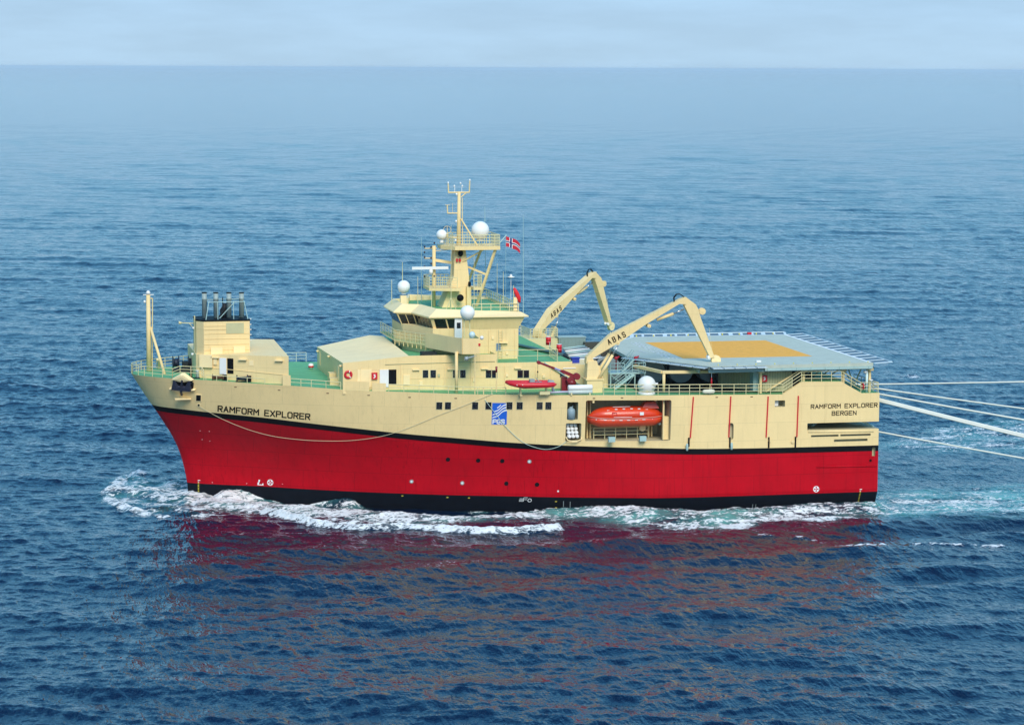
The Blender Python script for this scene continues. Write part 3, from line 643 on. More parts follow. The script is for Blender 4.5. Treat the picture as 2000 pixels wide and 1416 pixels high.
def redbox(w_, px, py, parent_label, wd=.62, ht=.7, name='fire_hose_box'):
    d, n, hit = w_; c = hit(px, py); m = MB()
    cs = [c+d*sx*wd/2+Vector((0, 0, sz*ht/2)) for sx, sz in ((-1, -1), (1, -1), (1, 1), (-1, 1))]
    m.loft([[tuple(q+n*.005) for q in cs], [tuple(q+n*.22) for q in cs]], 0)
    for u0, v0, u1, v1 in ((-.05, -.12, .12, .02), (-.1, .06, .08, .18), (-.12, -.22, .02, -.14)):
        m.add([tuple(c+n*.226+d*u+Vector((0, 0, v))) for u, v in ((u0, v0), (u1, v0), (u1, v1), (u0, v1))], [(0, 1, 2, 3)], 1)
    o = m.build(name, [SIGNR, WLET]); tag(o, parent_label, 'hose box', 'red fire hose boxes'); return o
redbox(WD, 731, 734, 'red fire hose box on the cream deckhouse wall beside the open white door')
# pipes, conduits and small fittings on the deckhouse and tower walls
for px, y0, y1 in ((704, 716, 756), (783, 712, 760), (868, 712, 764), (920, 700, 764), (986, 714, 763), (1046, 716, 757), (1075, 714, 757)):
    p = AY(px, (y0+y1)/2, YH); za, zb = AY(px, y1, YH)[2], AY(px, y0, YH)[2]; m = MB(); m.tube((p[0], YH-.06, max(za, 13.0)), (p[0], YH-.06, zb), .035, 5); m.build('downpipe', CREAM2, house)
for px, py, w_, h_ in ((822, 748, .35, .45), (857, 733, .25, .3), (926, 742, .3, .4), (990, 733, .25, .3), (1003, 748, .4, .3), (1062, 735, .3, .35), (1085, 722, .2, .25), (700, 745, .3, .3)): panel(WD, px, py, w_, h_, .10, (CREAM2, CORR)[px % 2], house, 'junction_box')
m = MB(); m.path([(-12.8, YH-.05, 15.75), (-9.9, YH-.05, 15.8), (-.9, YH-.05, 15.85)], .03, 5); m.build('cable_conduit', CORR, house)
# forward face details
for k, (px, py, w2, h2) in enumerate(((625, 700, .7, 1.5), (661, 733, .8, 1.9))): panel(WDF, px, py, w2, h2, .06, CREAM2, house, 'door')
m = MB(); m.box((-18.2, -9.5, 13.15), (-17.32, -8.5, 14.0)); m.nxt().box((-18.0, -7.6, 13.15), (-17.32, -6.2, 14.3)); m.build('locker', CREAM, house)
for y in (-12.0, -3.0, 5.8): m = MB(); m.lathe((-17.45, y, 15.6 if y < 0 else 15.2), [(.12, -.12), (.16, .1)], 8); m.build('deck_light', CREAM2, house)
# lifebuoys
def buoy(c, n_axis, label, r=.36, grp='ring lifebuoys'):
    t = thing('lifebuoy', label, 'lifebuoy', c, grp); m = MB(); mw = MB(); n = 24
    for k in range(n):
        a0, a1 = 2*math.pi*k/n, 2*math.pi*(k+1)/n; rings = []
        for a_ in (a0, a1):
            ring = []
            for q in range(8):
                b_ = 2*math.pi*q/8; rr = r-.03+.13*math.cos(b_); h = .07*math.sin(b_)
                pt = (rr*math.cos(a_), h, rr*math.sin(a_)) if n_axis == 'y' else (h, rr*math.cos(a_), rr*math.sin(a_))
                ring.append(tuple(Vector(c)+Vector(pt)))
            rings.append(ring)
        (mw if k % 8 == 4 and k % 3 else m).loft(rings, 0, cap=False, sm=True)
    m.build('ring', ORED, t); mw.build('bands', WHITE, t)
q = AY(680, 731.5, YH); buoy((q[0], YH-.1, q[2]), 'y', 'orange red ring lifebuoy on the deckhouse wall at its forward corner')

# ---- wheelhouse tower
wh = MB()
def mirror(pl): return pl+[(x, -y) for x, y in pl[::-1]]
low = mirror([(-9.3, -3.6), (-7.0, -9.3), (2.35, -9.35)])[::1]
def ccw(pl):
    A = sum(x0*y1-x1*y0 for (x0, y0), (x1, y1) in zip(pl, pl[1:]+pl[:1])); return pl if A > 0 else pl[::-1]
low = ccw(low)
wh.prism(low, 15.6, 19.1, 0)
wheel = wh.build('wheelhouse', [CREAM, CREAM2], ship)
# window band: leans outwards
def half_to_full(pl): return ccw(mirror(pl))
b0 = [(-9.35, -3.1), (-7.75, -3.95), (-6.85, -8.95), (-2.5, -9.33), (2.37, -9.37)]
b1 = [(-9.95, -3.3), (-8.25, -4.15), (-7.3, -9.45), (-2.9, -9.85), (3.0, -9.9)]
m = MB(); m.loft([[(x, y, 17.4) for x, y in half_to_full([(a0+.06, b_+.05) for a0, b_ in b0])], [(x, y, 18.95) for x, y in half_to_full([(a0, b_) for a0, b_ in b0])], [(x, y, 20.3) for x, y in half_to_full(b1)]]); band = m.build('bridge_wall', CREAM, ship)
vb = [(-10.3, -3.35), (-8.5, -4.2), (-7.5, -9.7), (-3.2, -10.1), (3.35, -10.15)]
vt_ = [(-9.3, -3.0), (-7.5, -3.9), (-6.5, -8.9), (-2.6, -9.1), (2.75, -9.1)]
zt = [21.25, 21.25, 21.2, 21.0, 20.75]
full_vb = mirror(vb); full_vt = mirror(vt_); zfull = zt+zt[::-1]
m = MB(); m.loft([[(x*.985, y*.985, 20.42) for x, y in full_vb], [(x, y, 20.3) for x, y in full_vb], [(x, y, 20.42) for x, y in full_vb], [(x, y, z) for (x, y), z in zip(full_vt, zfull)],
   [(x*.985+.03, y*.985, z-.01) for (x, y), z in zip(full_vt, zfull)], [(x*.99, y*.97, 20.52) for x, y in full_vt]], cap=False)
m.add([(x*.99, y*.97, 20.52) for x, y in full_vt], [tuple(range(10))], 1); m.add([(x*.985, y*.985, 20.36) for x, y in full_vb], [tuple(range(10))], 0)
visor = m.build('bridge_roof', [CREAM2, GREEN], ship)
# aft quarter rail on the bridge roof
m = MB(); rail(m, [(-2.6, -8.9, 20.5), (2.5, -8.95, 20.5), (2.6, 0, 20.5), (2.6, 8.9, 20.5), (-2.6, 8.95, 20.5)], 1.15, 3, 1.0, r=.04); m.build('roof_railing', RAILM, visor)
m = MB(); m.path([(-6.3, 8.8, 20.5), (-2.5, 9.0, 20.5)], .03, 4)
for k in range(9): x = -6.5+k*.8; m.box((x, 8.55, 20.55), (x+.06, 8.75, 21.0))
m.build('bulwark_stays', CREAM2, visor)
# bridge windows; each pane its own part
def plan_wall(p0, p1, z): return onwall(p0, p1)
avg = [((a0[0]+a1[0])/2, (a0[1]+a1[1])/2) for a0, a1 in zip(b0, b1)]
W1 = onwall(avg[0], avg[1]); W2 = onwall(avg[1], avg[2]); W3 = onwall(avg[2], avg[3])
def bwin(P0, P1, n_, z0=19.02, z1=20.12, s0=.04, s1=.96, gap=.14, which=None):
    for k in range(n_):
        if which is not None and k not in which: continue
        t0 = s0+(s1-s0)*k/n_; t1 = s0+(s1-s0)*(k+1)/n_
        def pt(t, z):
            h = (z-18.95)/1.35; A_ = Vector((*b0[P0], 0)).lerp(Vector((*b0[P1], 0)), t); B_ = Vector((*b1[P0], 0)).lerp(Vector((*b1[P1], 0)), t); q = A_.lerp(B_, h); return Vector((q.x, q.y, z))
        d = (pt(1, z0)-pt(0, z0)); Lw = d.length; g = gap/2/Lw
        c = [pt(t0+g, z0), pt(t1-g, z0), pt(t1-g, z1), pt(t0+g, z1)]; nn = (c[1]-c[0]).cross(c[3]-c[0]).normalized(); nn = nn if nn.y+nn.x*.5 < 0 else -nn
        m = MB(); m.loft([[tuple(q-nn*.02) for q in c], [tuple(q+nn*.03) for q in c]], 0); m.build('bridge_window', [GLASSG], band)
bwin(0, 1, 2, s0=.05, s1=.97, gap=.10); bwin(1, 2, 5, s0=.02, s1=.98, gap=.16); bwin(2, 3, 3, s0=.06, s1=1.0, gap=.16, which=(0, 1))
for k in range(5):                                      # forward facing windows between the wings
    y0 = -3.0+k*1.2; c = [Vector((-9.38, y0+.07, 19.02)), Vector((-9.38, y0+1.13, 19.02)), Vector((-9.87, y0+1.13, 20.12)), Vector((-9.87, y0+.07, 20.12))]; nn = Vector((-1, 0, -.3)).normalized()
    m = MB(); m.loft([[tuple(q-nn*.02) for q in c], [tuple(q+nn*.03) for q in c]], 0); m.build('bridge_window', [GLASSG], band)
WT = onwall((-7.0, -9.3), (2.35, -9.35))
panel(WT, 894, 640, .8, 2.15, .42, WHITE, band, 'bridge_door'); window(WT, 894.5, 635, .42, .62, band, fr=.0, name='door_window').location.y -= .41
window(WT, 973.5, 678, .48, .80, wheel, mat('blue_tint_glass', (.16, .24, .34), .15)); window(WT, 887, 684, .5, .5, wheel)
WTF = onwall((-9.3, -3.6), (-7.0, -9.3)); window(WTF, 836, 676, .35, .85, wheel, CORR)
m = MB(); m.box((-9.35, -3.4, 16.9), (-9.3, -1.8, 17.6)); m.nxt().box((-8.5, -11.0, 16.3), (-6.9, -9.8, 16.75)); m.build('low_vent', DARK, wheel)
m = MB(); q = AY(984, 670, -9.4); m.box((q[0]-.45, -9.7, q[2]), (q[0]+.4, -9.36, q[2]+.06)); m.build('deck_light', CREAM2, wheel)
m = MB(); m.box((2.36, -9.3, 16.0), (2.42, 9.3, 19.0)); m.build('aft_wall', CREAM, wheel)
for px, y0, y1 in ((925, 640, 690), (955, 636, 700), (1006, 640, 702)):
    za, zb = AY(px, y1, -9.4)[2], AY(px, y0, -9.4)[2]; xx = AY(px, y0, -9.4)[0]; m = MB(); m.tube((xx, -9.42, za), (xx, -9.42, min(zb, 18.9)), .035, 5); m.build('downpipe', CREAM2, wheel)
m = MB()
for xx in (.2, .6): m.tube((xx, -9.47, 15.8), (xx, -9.47, 18.9), .025, 5)
for k in range(10): m.tube((.2, -9.47, 15.95+k*.3), (.6, -9.47, 15.95+k*.3), .018, 4)
m.build('wall_ladder', RAILM, wheel)
for px, py in ((935, 668), (962, 660), (990, 690)): panel(WT, px, py, .25, .3, .1, CREAM2, wheel, 'junction_box')
# walkway round the bridge front and the port wing
wk = MB(); zk = 17.35
inner = [(-9.4, 4.5), (-9.4, -3.2), (-7.05, -9.2), (-5.6, -9.36), (-4.0, -9.36)]
outer = [(-10.35, 4.5), (-10.2, -3.4), (-7.75, -9.4), (-5.0, -15.9), (-3.3, -16.0), (-2.9, -9.4)]
wk.prism(ccw([(-9.4, 5.5), (-10.35, 5.5), (-10.2, -3.4), (-7.75, -9.0), (-5.1, -15.9), (-3.3, -16.0), (-2.9, -9.3), (-7.0, -9.2), (-9.3, -3.5)]), zk-.12, zk, 0, capm=1)
wing = wk.build('bridge_wing', [CREAM, GREEN], ship)
m = MB()
def wallstrip(pa, z0, z1, th=.08):
    for (xa, ya), (xb, yb) in zip(pa, pa[1:]):
        d = Vector((xb-xa, yb-ya, 0)).normalized(); n = Vector((d.y, -d.x, 0))*th
        m.loft([[(xa, ya, z0), (xb, yb, z0), (xb+n.x, yb+n.y, z0), (xa+n.x, ya+n.y, z0)], [(xa, ya, z1), (xb, yb, z1), (xb+n.x, yb+n.y, z1), (xa+n.x, ya+n.y, z1)]])
wallstrip([(-7.70, -9.05), (-5.03, -15.95), (-3.28, -16.05), (-2.95, -11.5)], zk-.3, zk+1.35)
m.build('wing_bulwark', CREAM, wing)
m = MB(); rail(m, [(-10.3, 5.4, zk), (-10.15, -3.4, zk), (-7.72, -8.95, zk)], 1.1, 3, 1.0, r=.03); 
m.build('walkway_railing', RAILM, wing)
m = MB(); wallstrip([(-10.0, -2.4), (-9.93, -3.45), (-7.6, -8.9)], zk-.35, zk+.95, .05); m.build('walkway_screen', CREAM, wing)
m = MB()
for k in range(8): t = k/7; x = -10.15+2.4*t; y = -3.4-5.5*t; m.box((x-.04, y-.04, zk-.55), (x+.04, y+.04, zk-.1))
m.obox((-3.9, -14.8, zk-.2), (-2.6, -10.2, 16.7), .15, .1); m.build('wing_bracket', CREAM, wing)
q = AH(892, 770); m = MB(); m.tube((-5.55, -15.2, float(deckz(-5.5))), (-5.55, -15.2, zk-.1), .17, 10); m.build('wing_post', CREAM, wing)
q = AY(941, 660, -16); m = MB(); m.lathe(tuple(q), [(.12, -.2), (.2, 0), (.2, .1), (.05, .22)], 10); m.build('wing_lamp', WHITE, wing)
m = MB(); q = AY(936, 673, -16.08); m.box((q[0]-.1, -16.16, q[2]-.15), (q[0]+.12, -16.06, q[2]+.12)); m.build('port_light', SIGNR, wing)
m = MB(); m.tube((-3.6, -15.9, zk-.5), (-4.6, -16.2, zk-.7), .09, 6); m.lathe((-4.6, -16.1, zk-.75), [(.2, -.25), (.25, .1)], 8, axis='x'); m.build('searchlight', GREY, wing)
# thin rails / coaming on the upper deck aft of the tower
m = MB(); rail(m, [(-.6, -12.7, 15.7), (6.0, -12.7, 15.7)], 1.3, 2, 2.2, r=.03); rail(m.nxt(), [(2.6, 13.0, 15.7), (8, 14.8, 15.7)], 1.1, 3, 1.5); rail(m.nxt(), [(6.0, -12.7, 15.7), (6.2, -8, 15.7), (7.4, -3, 15.7)], 1.0, 3, .8)
m.box((-10.15, YH+.01, 16.62), (1.5, YH+.06, 16.68)) if False else None
m.build('upper_deck_railing', RAILM, ship)
# thin posts with lamps along the walkway
for px, yb, yt in ((928, 771, 692), (970, 764, 716), (945, 770, 755)):
    q = AH(px, yb); t_ = AY(px, yt, q[1]+.15); m = MB(); m.tube((q[0], q[1]+.15, q[2]-.1), (q[0], q[1]+.15, t_[2]), .06, 6); 
    if yt == 716: m.lathe((q[0], q[1]+.15, t_[2]), [(.1, -.6), (.12, 0)], 8, 1)
    m.build('lamp_post', [CREAM, MAROON], ship)

# ---- main mast
mm = MB()
def boxtower(rings, mi=0): mm.loft([[(x0, y0, z), (x1, y0, z), (x1, y1, z), (x0, y1, z)] for x0, x1, y0, y1, z in rings], mi)
boxtower([(-4.4, -1.4, -.7, 2.5, 20.5), (-3.5, -1.3, -.5, 2.1, 22.6), (-3.0, -1.3, -.4, 1.8, 24.0), (-2.85, -1.65, -.2, 1.6, 27.0)])
mast = mm.build('main_mast', CREAM, ship)
m = MB(); m.tube((-2.2, 1.0, 27.0), (-2.15, 1.0, 33.3), .27, 10, .17); m.tube((-1.75, 1.0, 27.3), (-1.8, 1.0, 32.6), .05, 5)
m.tube((-2.0, .8, 30.3), (-.2, .3, 27.3), .09, 6)
ya = 1.0
m.tube((-3.4, ya, 33.2), (-1.0, ya, 33.2), .08, 6); m.tube((-3.35, ya, 33.2), (-3.4, ya, 34.2), .07, 6); m.tube((-1.0, ya, 33.2), (-.95, ya, 34.5), .07, 6); m.tube((-1.9, ya, 32.7), (-1.3, ya, 33.2), .06, 5)
m.tube((-3.5, ya, 30.9), (-2.2, ya, 30.9), .07, 6); m.tube((-3.45, ya, 30.9), (-3.5, ya, 31.8), .07, 6); m.tube((-3.75, ya, 31.8), (-3.2, ya, 31.8), .03, 5); m.tube((-2.9, ya, 30.9), (-2.9, ya, 32.0), .02, 4)
m.tube((-3.5, ya, 28.2), (-2.2, ya, 28.2), .07, 6); m.tube((-3.5, ya, 28.2), (-3.5, ya, 28.6), .07, 6)
n_ = 20
for k in range(n_):
    a0, a1 = 2*math.pi*k/n_, 2*math.pi*(k+1)/n_; m.tube((-3.5+.42*math.cos(a0), ya, 29.05+.42*math.sin(a0)), (-3.5+.42*math.cos(a1), ya, 29.05+.42*math.sin(a1)), .025, 4)
m.tube((-3.5, ya, 28.6), (-3.5, ya, 29.45), .03, 4)
m.build('topmast', CREAM, mast)
m = MB()
for x, z in ((-3.4, 34.25), (-.95, 34.55), (-2.7, 33.9), (-2.0, 34.2), (-1.8, 33.9)): m.nxt().lathe((x, ya, z), [(.05, -.12), (.1, -.02), (.1, .08), (.04, .14)], 8)
for x, z in ((-2.5, 33.0), (-2.55, 30.0), (-2.6, 27.9+.0)): m.nxt().lathe((x, ya-.3, z), [(.08, -.12), (.12, 0), (.08, .14)], 8)
m.tube((-2.65, ya, 33.2), (-2.65, ya, 33.8), .04, 4); m.tube((-1.85, ya, 33.2), (-1.85, ya, 33.8), .04, 4); m.build('masthead_light', WHITE, mast)
# upper platform
m = MB(); m.prism(ccw([(-4.3, 2.6), (-4.3, .6), (-3.1, -1.6), (2.0, -1.6), (2.0, 3.2), (-3.0, 3.4)]), 26.95, 27.35); 
m.tube((-2, -.3, 25.6), (.2, -1.0, 26.9), .09, 6)
m.build('mast_platform', CREAM, mast)
m = MB(); rail(m, [(-3.9, 2.5, 27.3), (-3.2, -1.4, 27.3), (1.95, -1.5, 27.3), (1.95, 3.1, 27.3), (-3.0, 3.3, 27.3)], 1.3, 4, .55, r=.035); m.build('platform_railing', RAILM, mast)
m = MB(); m.obox((-.3, .3, 20.5), (1.55, -1.2, 27.0), .26, .26); m.nxt().obox((-1.3, 5.0, 20.5), (.9, 2.9, 27.0), .22, .22)
q = Vector(AY(952, 543, -.3)); m.obox((-1.4, .6, 25.0), (.73, -.45, 24.1), .2, .2); m.build('mast_legs', CREAM, mast)
# lower platform with radar
pA = AY(832, 560, 1.0); zp = 22.6
m = MB(); m.prism(ccw([(-5.9, 2.8), (-5.9, -1.0), (-3.6, -2.0), (-2.4, -2.0), (-2.4, 2.8)]), zp-.15, zp+.15); m.nxt().prism(ccw([(-1.1, -2.0), (-.1, -2.0), (-.1, 0), (-1.1, 0)]), zp-.05, zp+.25); m.build('radar_platform', CREAM, mast)
m = MB(); rail(m, [(-2.9, -1.9, zp+.1), (-3.6, -1.9, zp+.1), (-5.85, -1.0, zp+.1), (-5.85, 2.7, zp+.1), (-3, 2.7, zp+.1)], 1.25, 4, .5, r=.03); rail(m.nxt(), [(-1.05, -1.9, zp+.2), (-.15, -1.9, zp+.2), (-.15, -.1, zp+.2)], 1.4, 4, .4, r=.03); m.build('platform_railing', RAILM, mast)
m = MB(); m.tube((-5.0, 1.0, 20.5), (-5.0, 1.0, 27.3), .2, 8); m.obox((-5.0, 1.0, 25.7), (-2.8, 1.0, 25.35), .3, .32); m.tube((-6.1, 1, 27.0), (-4.7, 1, 27.0), .06, 5); m.tube((-6.1, 1, 25.9), (-5.0, 1, 25.9), .06, 5); m.tube((-5, 1, 26.7), (-3.4, .4, 26.9), .04, 5)
m.build('signal_mast', CREAM, mast)
m = MB()
for x, z in ((-6.1, 27.2), (-5.35, 27.15), (-5.0, 27.6), (-6.1, 26.6), (-6.1, 26.05), (-5.35, 25.95), (-5.35, 25.3), (-6.1, 25.0), (-6.1, 23.9), (-5.0, 23.9)): m.nxt().lathe((x, .8, z), [(.07, -.1), (.1, 0), (.07, .12)], 7)
m.build('navigation_light', mat('lamp_dark', (.03, .01, .02), .4), mast)
m = MB(); q = Vector(AY(840, 524, .4)); rad = Vector((q.x, .4, q.z)); m.box((rad.x-2.05, rad.y-.14, rad.z-.13), (rad.x+2.05, rad.y+.14, rad.z+.17)); m.lathe((rad.x+.1, rad.y, rad.z-.6), [(.25, 0), (.2, .45)], 10); m.build('radar_scanner', WHITE, mast)
m = MB(); q = Vector(AY(899.5, 494, -.6)); m.lathe(tuple(q), [(.1, -.4), (.28, -.25), (.28, .1), (.12, .3), (.05, .55)], 10); q = Vector(AY(899, 582, -1.6)); m.nxt().lathe(tuple(q), [(.05, -.25), (.3, -.2), (.4, 0), (.38, .1)], 14, axis='y'); q = Vector(AY(917, 554, -1.0)); m.nxt().lathe(tuple(q), [(.15, -.3), (.17, 0), (.13, .2)], 8)
m.build('loudhailer', BLACK, mast)
m = MB(); q = Vector(AY(893, 509, -.55)); m.box((q.x-.12, q.y, q.z-.15), (q.x+.1, q.y+.1, q.z+.2)); m.nxt().box((q.x+.2, q.y, q.z-.15), (q.x+.42, q.y+.1, q.z+.2)); m.build('red_lamp', SIGNR, mast)
m = MB(); q = Vector(AY(917, 590, -1.0)); m.box((q.x-.3, q.y, 20.6), (q.x+.2, q.y+.5, Vector(AY(917, 560, -1)).z)); m.build('instrument_column', CREAM, mast)
m = MB(); m.box((2.0, -8.8, 20.5), (2.5-.1, -8.3, 22.3)); q = Vector(AY(999, 589, -8.6)); m.build('roof_locker', CREAM2, visor)
m = MB(); q = Vector(AY(787, 585, -1.6)); m.box((q.x-.25, q.y, 20.5), (q.x+.4, q.y+.6, 22.0)); m.build('dome_pedestal', CREAM2, visor)
# whip antennas
for px, yt, yb, y in ((823, 464, 580, 6.0), (765, 546, 582, 1.0), (786, 512, 548, 1.5), (816, 540, 590, -2.0), (843, 560, 600, -4.0), (881, 440, 590, -6.5), (947, 404, 452, 3.0), (948, 486, 560, 3.0), (1022, 420, 606, -8.9), (1022-51, 515, 590, 5.0), (983, 530, 592, 2.0), (926, 498, 590, -5.0), (940, 555, 604, -8.0), (1006-3, 590, 606, -8.7)):
    a_ = Vector(AY(px, yt, y)); b_ = Vector(AY(px, yb, y)); m = MB(); m.tube((b_.x, y, min(b_.z, 20.6) if yb > 560 else b_.z), (a_.x, y, a_.z), .045, 5, .022); m.build('whip_antenna', PALEG if px in (823, 1022, 948, 947) else RAILM, visor)
m = MB(); q = Vector(AY(881, 582, -6.5))
for sx, sy in ((-.7, 0), (.7, 0), (0, .8)): m.tube((q.x+sx, -6.5+sy, 20.5), (q.x, -6.5, q.z), .04, 5)
m.build('antenna_tripod', RAILM, visor)

# ---- satellite domes (things of their own)
def dome(c, r, label, ped, skirt=.8, name='satellite_dome', pedm=DOME):
    t = thing(name, label, 'satellite dome', (c[0], c[1], c[2]-r-ped), 'white satellite domes')
    prof = [(r*.72, -r*(.55+skirt*.35)), (r*.86, -r*.45)]+[(r*math.cos(a_), r*math.sin(a_)) for a_ in [R(x) for x in (-18, 0, 15, 30, 45, 60, 72, 82)]]+[(.01, r)]
    m = MB(); m.lathe(c, prof, 24); m.build('radome', DOME, t)
    m = MB(); h0 = -r*(.55+skirt*.35); m.lathe(c, [(r*.45, h0-ped), (r*.35, h0-ped*.6), (r*.45, h0+.02)], 14); m.build('pedestal', pedm, t); return t
q = AY(938, 450, 1.0); dome((q[0], 1.0, q[2]), 1.0, 'largest white satellite dome, on the upper mast platform', .35)
q = AY(862.5, 459, 1.2); dome((q[0], 1.2, q[2]), .6, 'white satellite dome at the forward end of the upper mast platform', .45, .5)
q = AY(788.5, 560, -1.2); dome((q[0], -1.2, q[2]), .70, 'white satellite dome on a cream pedestal at the front of the bridge roof', .25)
q = AY(913, 611, -13.5); dd = dome((q[0], -13.5, q[2]), .78, 'white satellite dome on thin posts above the port bridge wing', .1, .9)
m = MB()
for sx in (-.35, .25): m.tube((q[0]+sx, -13.5, q[2]-.7), (q[0]+sx, -13.5, 17.4), .06, 6)
m.build('post', RAILM, dd)
q = AY(922, 654, -14.5); m = MB(); m.lathe(tuple(q), [(.1, -.6), (.16, -.35), (.28, -.22), (.34, 0), (.3, .18), (.15, .32), (.01, .36)], 16); tag(m.build('gyro_repeater', mat('repeater_grey', (.55, .66, .66), .3)), 'small pale grey round instrument on the port bridge wing below the dome', 'instrument')
q = AY(998, 541, 2); m = MB(); m.lathe(tuple(q), [(.05, -.1), (.4, -.06), (.42, .02), (.15, .08), (.12, .28), (.01, .3)], 14); m.tube((q[0], 2, q[2]), (q[0], 2, 20.6), .03, 5); tag(m.build('disc_antenna', WHITE), 'flat white disc antenna on a thin pole behind the bridge roof', 'antenna')

# ---- flags
def flagmesh(c0, wd, ht, cols, mats_, droop=.35, ph=0, dirx=1):
    """cols(u,v)->material index"""
    m = MB(); nu, nv = 24, 16
    def P(i, j):
        u, v = i/nu, j/nv; return (c0[0]+wd*u*dirx, c0[1]+.12*math.sin(u*7+ph)*u+.02, c0[2]+ht*(v-1)*(1-.35*u*0)-droop*u*u+ .04*math.sin(u*9+ph+v))
    vs = [P(i, j) for j in range(nv+1) for i in range(nu+1)]; base = len(m.v); m.v += vs
    for j in range(nv):
        for i in range(nu): m.f.append((j*(nu+1)+i, j*(nu+1)+i+1, (j+1)*(nu+1)+i+1, (j+1)*(nu+1)+i)); m.m.append(cols((i+.5)/nu, (j+.5)/nv)); m.s.append(True)
    return m
def norge(u, v):
    du = abs(u-.36)*1.4; dv = abs(v-.5)
    if du < .075 or dv < .075: return 2
    if du < .15 or dv < .15: return 1
    return 0
fy = -.5; q = AY(988, 463, fy); t = thing('ship_flag', 'red flag with blue cross edged in white flying behind the mast', 'flag', tuple(q))
m = flagmesh((q[0], fy, q[2]), 1.65, 1.12, norge, None, droop=.75, ph=.6); m.build('cloth', [FLAGR, WLET, FLAGB], t)
q2 = AY(988, 606, fy); m = MB(); m.tube((q[0], fy, 20.5), (q[0], fy, q[2]+.1), .015, 4); m.tube((2.0, -1.0, 27.6), (q[0]+.05, fy, q[2]+.2), .06, 5); m.build('halyard', PALEG, t)
q = Vector(AY(1004, 563, -8.7)); e = Vector(AY(1015, 591, -8.7)); t = thing('windsock', 'limp red windsock hanging from its pole at the aft corner of the bridge roof', 'windsock', tuple(q))
m = MB(); m.path([tuple(q), tuple(q.lerp(e, .3)+Vector((.05, 0, 0))), tuple(q.lerp(e, .7)+Vector((.08, 0, 0))), tuple(e)], [.14, .24, .26, .12], 8); m.build('sock', mat('sock_red', (.75, .01, .015), .7), t)
m = MB(); m.tube((q.x-.05, -8.7, 20.55), (q.x-.05, -8.7, q.z+.3), .04, 5); m.build('pole', RAILM, t)

# ---- aft upper deck clutter
hb = [Vector((3.0, 6.5, 15.85)), Vector((4.6, 2.5, 15.85)), Vector((5.8, -2.0, 15.85)), Vector((6.8, -5.5, 15.85)), Vector((7.2, -7.5, 15.85))]
t = thing('hose_bundle', 'long dark teal hose bundle lying on the green upper deck behind the bridge', 'hose', tuple(hb[2]))
for dx, r in ((0, .16), (.3, .14), (.55, .13)): m = MB(); m.path([tuple(h+Vector((dx, 0, r-.15))) for h in hb], r, 8); m.build('hose', TEALP, t)
# red drums and gear round the far crane
for px, py, lb in ((1071, 674, 'upright red drum beside the far crane, nearer the bridge'), (1092, 689, 'low red drum by the end of the dark hose bundle')):
    q = AZ(px, py, 15.7); t = thing('oil_drum', lb, 'drum', (q[0], q[1], 15.7), 'red steel drums'); m = MB(); m.lathe((q[0], q[1], 15.72), [(.3, 0), (.3, .28), (.33, .3), (.3, .32), (.3, .6), (.33, .62), (.3, .64), (.3, .9)], 14); m.build('barrel', SIGNR, t); m = MB(); m.lathe((q[0], q[1], 16.62), [(.28, 0), (.28, .03)], 14); m.build('lid', WHITE, t)
# working deck aft of the deckhouse: side house behind the near crane
m = MB(); m.prism([(7.6, YH), (10.4, YH), (10.4, -8.0), (7.6, -8.0)], 12.62, 15.3, 0, capm=0); m.box((10.4, YH, 12.65), (11.6, YH+2, 14.9))
side = m.build('side_house', [CREAM], ship)
m = MB(); m.obox((4.5, -12.88, 15.6), (8.8, -12.88, 12.9), .3, .1); m.build('diagonal_stay', PALEG, side)
panel(WD, 1098, 731, .5, .6, .04, mat('dim_glass', (.02, .06, .09), .1), side, 'window')
m = MB(); m.box((6.6, -12.86, 14.9), (8.0, -12.8, 15.0)); m.build('deck_light', WHITE, side)
# container and covered gear
def crate(name, label, cat, a_, b_, mt, lidm=None, ribs=0):
    t = thing(name, label, cat, ((a_[0]+b_[0])/2, (a_[1]+b_[1])/2, a_[2])); m = MB(); m.box(a_, b_)
    if ribs:
        for k in range(ribs): x = a_[0]+(b_[0]-a_[0])*(k+.5)/ribs; m.box((x-.05, a_[1]-.05, a_[2]+.1), (x+.05, a_[1], b_[2]-.1))
    m.build('body', mt, t)
    m = MB(); m.box((a_[0]-.06, a_[1]-.06, b_[2]), (b_[0]+.06, b_[1]+.06, b_[2]+.1)); m.build('lid', lidm or mt, t); return t
crate('equipment_container', 'pale green grey container on the far side behind the raised cranes', 'container', (11.4, 9.6, 14.4), (14.6, 11.5, 15.75), mat('grey_green_steel', (.22, .30, .28), .6), mat('grey_green_lid', (.32, .42, .40), .6), 7)
t = crate('tarpaulin_bin', 'blue tarpaulin covered bin beside the foot of the near crane', 'bin', (7.95, -11.4, 15.3), (8.75, -10.6, 15.8), BTARP)
